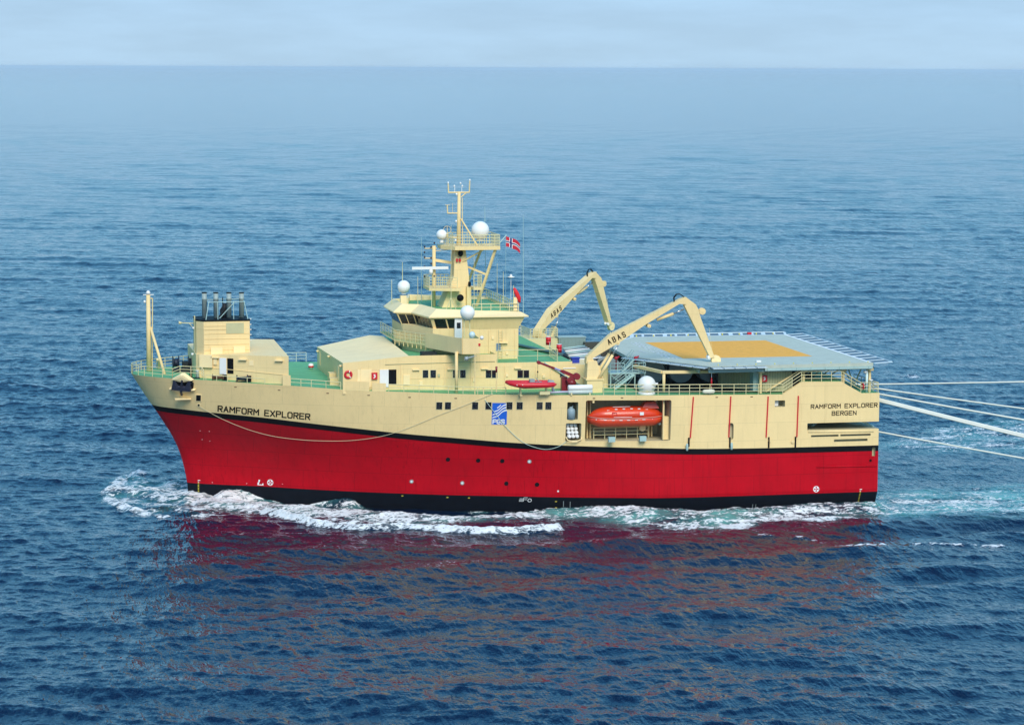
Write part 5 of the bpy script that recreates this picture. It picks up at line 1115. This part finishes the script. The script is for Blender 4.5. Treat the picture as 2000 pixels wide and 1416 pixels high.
# life raft canisters
proto = None
for r_ in range(4):
    for c_ in range(3):
        x = 6.12+c_*.42+.02*r_*(-1); z = 8.28+r_*.38; y = -float(half(6.5, 9))+.30+r_*.22
        if proto is None:
            rt = thing('life_raft_canister', '', 'life raft', (0, 0, 0), 'life raft canisters stacked in the ship\'s side'); m = MB()
            m.lathe((0, 0, 0), [(.08, -.42), (.17, -.36), (.20, -.3), (.20, -.02), (.215, -.015), (.215, .015), (.20, .02), (.20, .3), (.17, .36), (.08, .42)], 12, axis='y'); m.build('shell', WHITE, rt)
            m = MB(); m.lathe((0, 0, 0), [(.208, -.2), (.208, -.16)], 12, axis='y'); m.build('strap', GREY, rt); proto = rt
        else: rt = copy_tree(proto)
        rt.location = (x, y, z)
        rt['label'] = 'white life raft canister, %s in the %s row of its stack' % (('forward one', 'middle one', 'aft one')[c_], ('bottom', 'second lowest', 'second highest', 'top')[r_])
m = MB(); yh = -float(half(6.5, 8))-.04; m.path([(5.75, yh, 8.25), (5.85, yh-.25, 7.95), (6.2, yh-.3, 7.85), (7.0, yh-.3, 7.85), (7.35, yh-.25, 8.0), (7.4, yh, 8.3)], .06, 6); m.box((6.3, yh-.35, 7.72), (6.9, yh-.25, 7.88)); m.build('raft_cradle', CREAM2, hull)

# white and grey fittings at the port quarter
t = thing('quarter_light_post', 'white lamp post at the port quarter below the helicopter deck corner', 'lamp', (39.2, -19.2, 12.4))
m = MB(); m.tube((38.7, -19.3, 12.45), (38.7, -19.3, 14.6), .14, 8); m.build('pole', mat('teal_white', (.6, .75, .72), .5), t); m = MB(); m.lathe((38.55, -19.3, 14.6), [(.1, -.15), (.25, 0), (.25, .15), (.1, .2)], 10); m.lathe((39.2, -19.3, 13.7), [(.08, -.1), (.22, .1)], 10); m.build('lamp_head', WHITE, t)
buoy((38.2, -19.5, 13.1), 'x', 'dark red ring lifebuoy on the port quarter railing beside the lamp post', .30)
# marker buoy and life raft on the rail
q = AY(1389, 766, -19.7); m = MB(); m.lathe((q[0]-.2, -19.85, q[2]+.1), [(.12, -.8), (.22, -.6), (.25, 0), (.22, .4), (.1, .55)], 12, axis='x'); tag(m.build('rail_float', mat('float_cream', (.7, .66, .5), .6)), 'cream float lashed outside the port railing beside the dan buoy', 'float')
t = thing('dan_buoy', 'thin red and white marker pole standing at the port railing', 'marker pole', (q[0], -19.5, 12.7)); m = MB(); m.tube((q[0]+.05, -19.6, 12.7), (q[0]+.05, -19.6, 14.9), .03, 5); m.build('pole', WHITE, t); m = MB(); m.lathe((q[0]+.05, -19.6, 14.0), [(.05, -.5), (.1, 0), (.05, .45)], 8); m.build('float', ORED, t)
# walkway clutter by the exhaust house
random.seed(11)
for k, (px, py, nm, lb, cat, mt) in enumerate(((418, 735, 'mooring_winch', 'brown and black mooring winch on the side deck below the open door', 'winch', mat('rusty_iron', (.12, .05, .02), .8)), (466, 738, 'mooring_winch', 'dark mooring winch on the side deck under the exhaust house wall', 'winch', NAVY))):
    q = AZ(px, py, 13.65); q[1] = -(float(half(q[0], 13.6))-.62); t = thing(nm, lb, cat, (q[0], q[1], 13.65)); m = MB(); m.lathe((q[0], q[1], 14.05), [(.38, -.6), (.38, -.52), (.2, -.5), (.2, .5), (.38, .52), (.38, .6)], 12, axis='x'); m.build('drum', mt, t); m = MB(); m.box((q[0]-.7, q[1]-.25, 13.62), (q[0]+.7, q[1]+.25, 13.75)); m.box((q[0]+.62, q[1]-.2, 13.7), (q[0]+.95, q[1]+.2, 14.3)); m.build('bed_frame', BLACK, t)
for i, px in enumerate((616,)): 
    q = AZ(px, 720, 13.3); m = MB(); m.lathe((q[0]-.5, q[1], 13.3), [(.2, 0), (.3, .2), (.3, .5), (.15, .6)], 10, 0); m.lathe((q[0]-.5, q[1], 13.3), [(.31, .15), (.31, .35)], 10, 1); tag(m.build('deck_buoy', [WHITE, SIGNR]), 'small white and red buoy on the green deck before the deckhouse', 'buoy')

# ---- ropes and tow cables (top-level)
def rope_on_hull(pp, sag_pts, label, r=.045, mt=HROPE, name='hanging_rope'):
    pts = []
    for px, py in sag_pts:
        q = AH(px, py); o_, a2, b2, n_ = hull_on(q[0], q[2], .09); pts.append(tuple(o_))
    m = MB(); P = []
    for i in range(len(pts)-1):
        p0 = Vector(pts[max(i-1, 0)]); p1 = Vector(pts[i]); p2 = Vector(pts[i+1]); p3 = Vector(pts[min(i+2, len(pts)-1)])
        for k in range(6):
            t_ = k/6; P.append(tuple(.5*((2*p1)+(-p0+p2)*t_+(2*p0-5*p1+4*p2-p3)*t_*t_+(-p0+3*p1-3*p2+p3)*t_**3)))
    P.append(pts[-1]); m.path(P, r, 6); return tag(m.build(name, mt), label, 'rope', 'ropes hanging on the hull side')
rope_on_hull(None, [(390, 793), (430, 815), (480, 836), (530, 850), (580, 857), (630, 860), (690, 859), (750, 850), (800, 834), (860, 809), (910, 790), (963, 768)], 'long thin rope hanging from the bow fairlead across the stripe to the deckhouse', .022)
rope_on_hull(None, [(947, 780), (962, 800), (990, 835), (1020, 862), (1045, 873), (1068, 877), (1090, 872), (1106, 862)], 'short thin rope looping down onto the red hull below the logo', .028, TEALROPE)
cab = [((1715, 750), (2000, 745.7), 4.0, .09, 'topmost pale tow cable, running almost level from the stern'), ((1713, 758.5), (2000, 798), -8.0, .09, 'second highest pale tow cable leaving the stern'),
       ((1716, 769), (2000, 820), -14.0, .10, 'third highest pale tow cable leaving the stern'), ((1717, 780), (2000, 850), -18.0, .17, 'thickest pale tow cable, sloping down from the port quarter'),
       ((1716, 783), (2000, 853.5), -19.0, .12, 'pale tow cable just under the thickest one'), ((1705, 841), (2000, 895), -18.6, .09, 'lowest pale tow cable, coming out of the stern slot')]
for (p0, p1, y, r, lb) in cab:
    a_ = Vector(AY(*p0, y)); b_ = Vector(AY(*p1, y)); d = b_-a_; a_ = a_-d*(max(0, a_.x-40.0)/max(d.x, .1)) if a_.x > 40.4 else a_
    P = []
    for k in range(30):
        t_ = k/29*4.2; q = a_+(b_-a_)*t_; q.z -= .0; q.z += .35*(t_*(t_-1))*.35
        if q.z < -.3: P.append(tuple(q)); break
        P.append(tuple(q))
    m = MB(); m.path(P, r, 8); tag(m.build('tow_cable', ROPE), lb, 'cable', 'tow cables streaming from the stern')

# ================================================================== THE SEA
def build_sea():
    az = math.pi/2-YAW                                  # view azimuth measured from +X
    half_a = R(13.2); dense = np.linspace(-half_a, half_a, 1250)
    g = [half_a]; st = R(.06)
    while g[-1] < math.pi-.02: st = min(st*1.35, R(6)); g.append(min(g[-1]+st, math.pi))
    side_ = np.array(g[1:]); th = np.concatenate([-side_[::-1], dense, side_[:-1]]) ; dth = np.gradient(th)
    rr = [4.0, 30, 60, 90, 115, 130, 140, 147, 152, 155.5, 158]; r = 160.0
    while r < 62000:
        rr.append(r); r += max(.23, min(2.7e-6*r*r, r*.06))
    rr = np.array(rr); dr = np.gradient(rr)
    TH, RR = np.meshgrid(th, rr); nr, nc = TH.shape
    X = CAM[0]+RR*np.cos(az-TH); Y = CAM[1]+RR*np.sin(az-TH)
    SP = np.maximum(RR*np.abs(np.broadcast_to(dth, TH.shape)), np.broadcast_to(dr[:, None], TH.shape))
    Z = np.zeros_like(X); DX = np.zeros_like(X); DY = np.zeros_like(X)
    rng = np.random.RandomState(5); comps = []
    main = R(68)                                        # waves run roughly towards the camera's far left
    for i in range(96):
        Lw = 1.15*(26/1.15)**((i/95.0)**1.7)*rng.uniform(.92, 1.08)
        spread = R(75) if Lw < 5 else R(32)
        ang = main+rng.normal(0, 1)*spread*.6
        slope = .031 if Lw < 3.2 else .031*(3.2/Lw)**.42
        comps.append((Lw, ang, slope*Lw/(2*math.pi), rng.uniform(0, 6.28)))
    sel = RR < 4000
    Xs, Ys, SPs = X[sel], Y[sel], SP[sel]; Zs = np.zeros_like(Xs); Dx = np.zeros_like(Xs); Dy = np.zeros_like(Xs)
    # slow patchiness so the chop is uneven
    patch = .85+.25*np.sin(Xs*.021+Ys*.013+1)*np.sin(Ys*.017-Xs*.008)+.12*np.sin(Xs*.06+2)*np.sin(Ys*.045)
    for Lw, ang, A_, ph in comps:
        k = 2*math.pi/Lw; w_ = np.clip((Lw/SPs-1.7)/.9, 0, 1)
        m_ = w_ > 0
        if not m_.any(): continue
        arg = k*(Xs[m_]*math.cos(ang)+Ys[m_]*math.sin(ang))+ph; a_ = A_*w_[m_]*patch[m_]
        Zs[m_] += a_*np.cos(arg); s_ = a_*np.sin(arg)*.75; Dx[m_] -= s_*math.cos(ang); Dy[m_] -= s_*math.sin(ang)
    for Lw, ad, A_, ph in ((11.0, 97, .22, .3), (8.0, 84, .15, 2.0), (14.5, 106, .26, 4.0), (5.5, 92, .06, 1.0)):
        ang = R(ad); k = 2*math.pi/Lw; reg = np.exp(-((Ys+48)/26)**2)*np.clip((Xs+46)/14, 0, 1)*np.clip((75-Xs)/25, 0, 1)
        Zs += A_*reg*np.cos(k*(Xs*math.cos(ang)+Ys*math.sin(ang))+ph+.8*np.sin(Xs*.07+ph))
    # --- wake and foam, laid out round the ship in metres
    foam = np.zeros_like(Xs); aer = np.zeros_like(Xs); calm = np.ones_like(Xs)
    near = (Xs > -70) & (Xs < 190) & (Ys > -75) & (Ys < 90)
    xn, yn = Xs[near], Ys[near]; fn = np.zeros_like(xn); an = np.zeros_like(xn); zn = np.zeros_like(xn)
    def stroke(pts, w0, w1, f, zc=0.0, a_=0.0, sharp=1.0):
        nonlocal fn, an, zn
        P = [Vector(AZ(*p, 0.0)[:2]) if isinstance(p, tuple) and len(p) == 2 and p[0] > 190 else Vector(p[1:]) for p in pts]
        n_ = len(P)-1
        for i in range(n_):
            p0, p1 = P[i], P[i+1]; d = p1-p0; L2 = d.length_squared
            t_ = np.clip(((xn-p0.x)*d.x+(yn-p0.y)*d.y)/L2, 0, 1); dist = np.hypot(xn-p0.x-t_*d.x, yn-p0.y-t_*d.y)
            wd = w0+(w1-w0)*(i+t_)/n_; v = np.clip((1-dist/(wd*1.35))*1.7, 0, 1)**sharp
            fn = np.maximum(fn, f*v); an = np.maximum(an, a_*v); zn = np.maximum(zn, zc*np.clip(1-dist/wd, 0, 1)**2*(3-2*np.clip(1-dist/wd, 0, 1)))
    # hull-hugging foam band (points on the waterline of the photograph)
    stroke([(368, 968), (420, 984), (500, 990), (600, 1000)], 3.4, 3.8, .78, .7, .5)
    stroke([(440, 978), (520, 974), (600, 976), (680, 988)], 2.6, 2.2, .62, 1.3, .55); stroke([(930, 990), (985, 988), (1040, 1000)], 2.4, 2.0, .6, .9, .6)
    stroke([(600, 1000), (700, 1008), (800, 1012), (900, 1014), (1000, 1013)], 3.2, 2.6, .70, .5, .7)
    stroke([(1000, 1013), (1080, 1006), (1180, 1006), (1280, 1014), (1380, 1018)], 2.8, 4.2, .62, .7, .9)
    stroke([(1380, 1018), (1450, 1010), (1560, 1000), (1640, 996), (1700, 992)], 3.9, 3.0, .58, .8, .75)
    stroke([(520, 1003), (620, 1026), (700, 1036), (780, 1034), (860, 1038), (930, 1041), (1010, 1039), (1090, 1033)], 1.0, .7, .84, .6, .1)
    stroke([(660, 1020), (760, 1028), (860, 1030)], 1.8, 1.4, .62, .2, .1)
    stroke([(1320, 1026), (1400, 1034), (1480, 1020)], 2.0, 1.6, .72, .3, .5)
    stroke([(1500, 1012), (1600, 1020), (1660, 1012)], 2.0, 1.2, .68, .3, .4)
    # bow wave
    stroke([(275, 925), (245, 935), (225, 950), (208, 968), (225, 985), (262, 998), (325, 1010)], 1.3, .8, .70, .3, .3)
    stroke([(262, 940), (240, 955), (235, 970), (262, 985), (310, 995)], 2.6, 2.0, .46, .3, .5)
    stroke([(215, 962), (260, 965), (310, 972), (368, 980)], 1.5, 3.2, .66, .7, .4)
    stroke([(250, 950), (300, 960), (340, 950), (368, 950)], 1.2, 3.2, .56, .5, .4)
    stroke([(262, 985), (320, 990), (400, 1000)], 1.4, 2.4, .55, .3, .2)
    # stern wash
    stroke([(1690, 990), (1760, 992), (1850, 990), (2020, 984), (2300, 975)], 5.5, 9.0, .52, .2, 1.0)
    stroke([(1700, 985), (1800, 975), (2020, 965)], 3.5, 7.0, .42, .1, .9)
    stroke([(1660, 1066), (1690, 1068), (1725, 1069)], 1.2, 1.0, .72, .3)
    stroke([(1780, 1068), (1850, 1066), (1950, 1064)], 1.0, .8, .55, .25)
    stroke([(1640, 1062), (1665, 1065)], .9, .6, .6, .1)
    stroke([(1560, 1048), (1590, 1050)], 1.0, .6, .6, .1); stroke([(1490, 1047), (1510, 1049)], .7, .5, .6, .1)
    stroke([(1880, 850), (1940, 838), (2010, 834)], 5, 7, .5, .2, .5); stroke([(1800, 870), (1900, 862), (2010, 868)], 6, 8, .46, .2, .5)
    stroke([(1775, 735), (1800, 727)], 2.0, 1.5, .62, .3)
    foam[near] = fn; aer[near] = an; Zs[near] += zn
    # the wide smooth wake track behind the ship and the dark slick by the hull
    track = (Xs > 38) & (np.abs(Ys-2) < 22+.10*(Xs-38))
    calm[track] = .55
    Zs *= np.where(track, .55, 1.0)
    inside = (Xs > -31) & (Xs < 39.5) & (np.abs(Ys) < np.clip((Xs+32)*.5, 0, 17)); Zs[inside] = np.minimum(Zs[inside], -.2)
    # foam lumps
    fl = foam*(np.sin(Xs*2.1+3*np.sin(Ys*.9))*np.sin(Ys*2.7+2*np.sin(Xs*1.3))+.6*np.sin(Xs*5.3+Ys*1.7)*np.sin(Ys*6.1-Xs*2.2)+.35*np.sin(Xs*9.1-Ys*3.7)*np.sin(Ys*8.3+Xs*4.2))
    Zs += .08*np.clip(fl, -1, 1.5)*np.clip((3.5/SPs-2.2), 0, 1)
    Z[sel] = Zs; X[sel] += Dx; Y[sel] += Dy
    F_ = np.zeros_like(X); F_[sel] = foam; A2 = np.zeros_like(X); A2[sel] = aer
    co = np.stack([X, Y, Z], -1).reshape(-1, 3).astype(np.float32)
    idx = np.arange(nr*nc).reshape(nr, nc)
    q = np.stack([idx[:-1, :-1], idx[1:, :-1], idx[1:, 1:], idx[:-1, 1:]], -1).reshape(-1, 4)
    wrap = np.stack([idx[:-1, -1], idx[1:, -1], idx[1:, 0], idx[:-1, 0]], -1); q = np.concatenate([q, wrap])
    # centre cap under the camera
    Fv = F_.reshape(-1); A2 = A2.reshape(-1)
    isf = Fv[q].mean(1) > .10
    def mk(name, quads, extra=None):
        used, inv = np.unique(quads.reshape(-1), return_inverse=True)
        me = bpy.data.meshes.new(name); nq = len(quads)
        me.vertices.add(len(used)); me.vertices.foreach_set('co', co[used].reshape(-1))
        me.loops.add(nq*4); me.loops.foreach_set('vertex_index', inv.astype(np.int32).reshape(-1))
        me.polygons.add(nq); me.polygons.foreach_set('loop_start', np.arange(nq, dtype=np.int32)*4)
        try: me.polygons.foreach_set('loop_total', np.full(nq, 4, np.int32))
        except Exception: pass
        me.polygons.foreach_set('use_smooth', np.ones(nq, bool)); me.update(calc_edges=True)
        at = me.attributes.new('foam', 'FLOAT', 'POINT'); at.data.foreach_set('value', Fv[used].astype(np.float32))
        at = me.attributes.new('aerated', 'FLOAT', 'POINT'); at.data.foreach_set('value', A2[used].astype(np.float32))
        o = bpy.data.objects.new(name, me); COL.objects.link(o); return o
    sea = mk('sea', q[~isf]); fo_ = mk('wake_foam', q[isf])
    return sea, fo_

def sea_material():
    m = bpy.data.materials.new('sea_water'); m.use_nodes = True; n = m.node_tree.nodes; l = m.node_tree.links
    b = n['Principled BSDF']; out = n['Material Output']
    b.inputs['Base Color'].default_value = (.0007, .009, .032, 1); b.inputs['Roughness'].default_value = .05; b.inputs['IOR'].default_value = 1.345
    g = n.new('ShaderNodeNewGeometry')
    def noise(scale, det, sx=1, sy=1, rough=.6):
        mp = n.new('ShaderNodeMapping'); mp.inputs['Rotation'].default_value = (0, 0, R(-16)); mp.inputs['Scale'].default_value = (sx, sy, 1); l.new(g.outputs['Position'], mp.inputs[0])
        t = n.new('ShaderNodeTexNoise'); t.inputs['Scale'].default_value = scale; t.inputs['Detail'].default_value = det; t.inputs['Roughness'].default_value = rough; l.new(mp.outputs[0], t.inputs['Vector']); return t.outputs['Fac']
    def bump(h, dist, prev=None, st=1.0):
        bu = n.new('ShaderNodeBump'); bu.inputs['Strength'].default_value = st; bu.inputs['Distance'].default_value = dist; l.new(h, bu.inputs['Height'])
        if prev is not None: l.new(prev, bu.inputs['Normal'])
        return bu.outputs[0]
    n1 = bump(noise(3.2, 4, .7, 1.0), .035); n2 = bump(noise(.8, 3, .7, 1.0), .09, n1); n2 = bump(noise(.30, 4, 1.2, .30, .7), .75, n2); l.new(n2, b.inputs['Normal'])
    fa = n.new('ShaderNodeAttribute'); fa.attribute_name = 'foam'; aa = n.new('ShaderNodeAttribute'); aa.attribute_name = 'aerated'
    # aerated water: turquoise body colour
    mixc = n.new('ShaderNodeMix'); mixc.data_type = 'RGBA'; mixc.inputs[6].default_value = (.0007, .009, .032, 1); mixc.inputs[7].default_value = (.10, .34, .30, 1)
    am = n.new('ShaderNodeMath'); am.operation = 'MULTIPLY'; l.new(aa.outputs['Fac'], am.inputs[0])
    ar = n.new('ShaderNodeMapRange'); ar.inputs[1].default_value = .38; ar.inputs[2].default_value = .62; ar.inputs[3].default_value = .1; ar.inputs[4].default_value = .95; l.new(noise(.28, 5, .5, 1), ar.inputs[0]); l.new(ar.outputs[0], am.inputs[1])
    l.new(am.outputs[0], mixc.inputs[0]); l.new(mixc.outputs[2], b.inputs['Base Color'])
    # foam: a thin milky veil plus bright lacy lines, both driven by the amount laid out along the hull
    def noise2(scale, det, sx, rough, dist):
        o_ = noise(scale, det, sx, 1.0, rough); o_.node.inputs['Distortion'].default_value = dist; return o_
    def op(kind, a, b, c=None):
        q = n.new('ShaderNodeMath'); q.operation = kind
        for k_, v in enumerate((a, b, c)):
            if v is None: continue
            if isinstance(v, (int, float)): q.inputs[k_].default_value = v
            else: l.new(v, q.inputs[k_])
        return q.outputs[0]
    def smooth(v, a, b, lo=0.0, hi=1.0):
        q = n.new('ShaderNodeMapRange'); q.interpolation_type = 'SMOOTHSTEP'; q.inputs[1].default_value = a; q.inputs[2].default_value = b; q.inputs[3].default_value = lo; q.inputs[4].default_value = hi; l.new(v, q.inputs[0]); return q.outputs[0]
    f1 = noise2(.50, 8, .30, .68, .8); f2 = noise2(1.25, 6, .34, .62, 1.2); f3 = noise2(2.6, 4, .6, .6, .6)
    rid = op('SUBTRACT', 1.0, op('MULTIPLY', op('ABSOLUTE', op('SUBTRACT', f2, .5), 0), 5.0)); rid = op('MAXIMUM', rid, 0.0)
    amt = op('MULTIPLY_ADD', op('SUBTRACT', f1, .5), 1.9, fa.outputs['Fac'])
    lace = op('MULTIPLY_ADD', rid, .50, amt); lace = op('MULTIPLY_ADD', op('SUBTRACT', f3, .5), 1.5, lace)
    ma = n.new('ShaderNodeMath'); ma.operation = 'ADD'; l.new(lace, ma.inputs[0]); ma.inputs[1].default_value = 0
    bright = smooth(lace, .90, 1.12); veil = smooth(amt, .45, 1.1, 0.0, .42)
    mask = op('MAXIMUM', bright, veil); gate = smooth(fa.outputs['Fac'], .02, .20)
    mm_ = n.new('ShaderNodeMath'); mm_.operation = 'MULTIPLY'; l.new(mask, mm_.inputs[0]); l.new(gate, mm_.inputs[1])
    fb_ = n.new('ShaderNodeBsdfPrincipled'); fb_.inputs['Base Color'].default_value = (.90, .90, .88, 1); fb_.inputs['Roughness'].default_value = .8
    l.new(bump(ma.outputs[0], .22), fb_.inputs['Normal'])
    mix = n.new('ShaderNodeMixShader'); l.new(mm_.outputs[0], mix.inputs[0]); l.new(b.outputs[0], mix.inputs[1]); l.new(fb_.outputs[0], mix.inputs[2]); l.new(mix.outputs[0], out.inputs['Surface'])
    return m
SEA, FOAM = build_sea(); sm_ = sea_material()
SEA.data.materials.append(sm_); FOAM.data.materials.append(sm_)
tag(SEA, 'choppy blue open sea reaching the hazy horizon', None, kind='structure')
tag(FOAM, 'white and green foam of the bow wave and wake along the hull', None, kind='stuff')

# ---- haze over the sea
hz = MB(); hz.box((-64000, -64000, -3.5), (64000, 64000, 52)); ho = hz.build('haze', [])
hm_ = bpy.data.materials.new('haze'); hm_.use_nodes = True; nn_ = hm_.node_tree.nodes; nn_.remove(nn_['Principled BSDF'])
pv = nn_.new('ShaderNodeVolumePrincipled'); pv.inputs['Color'].default_value = (.88, .96, 1.0, 1); pv.inputs['Density'].default_value = .000032; pv.inputs['Anisotropy'].default_value = .0
hm_.node_tree.links.new(pv.outputs[0], nn_['Material Output'].inputs['Volume']); ho.data.materials.append(hm_); ho['kind'] = 'stuff'; ho['label'] = 'pale blue haze over the far sea'
bpy.context.view_layer.update()
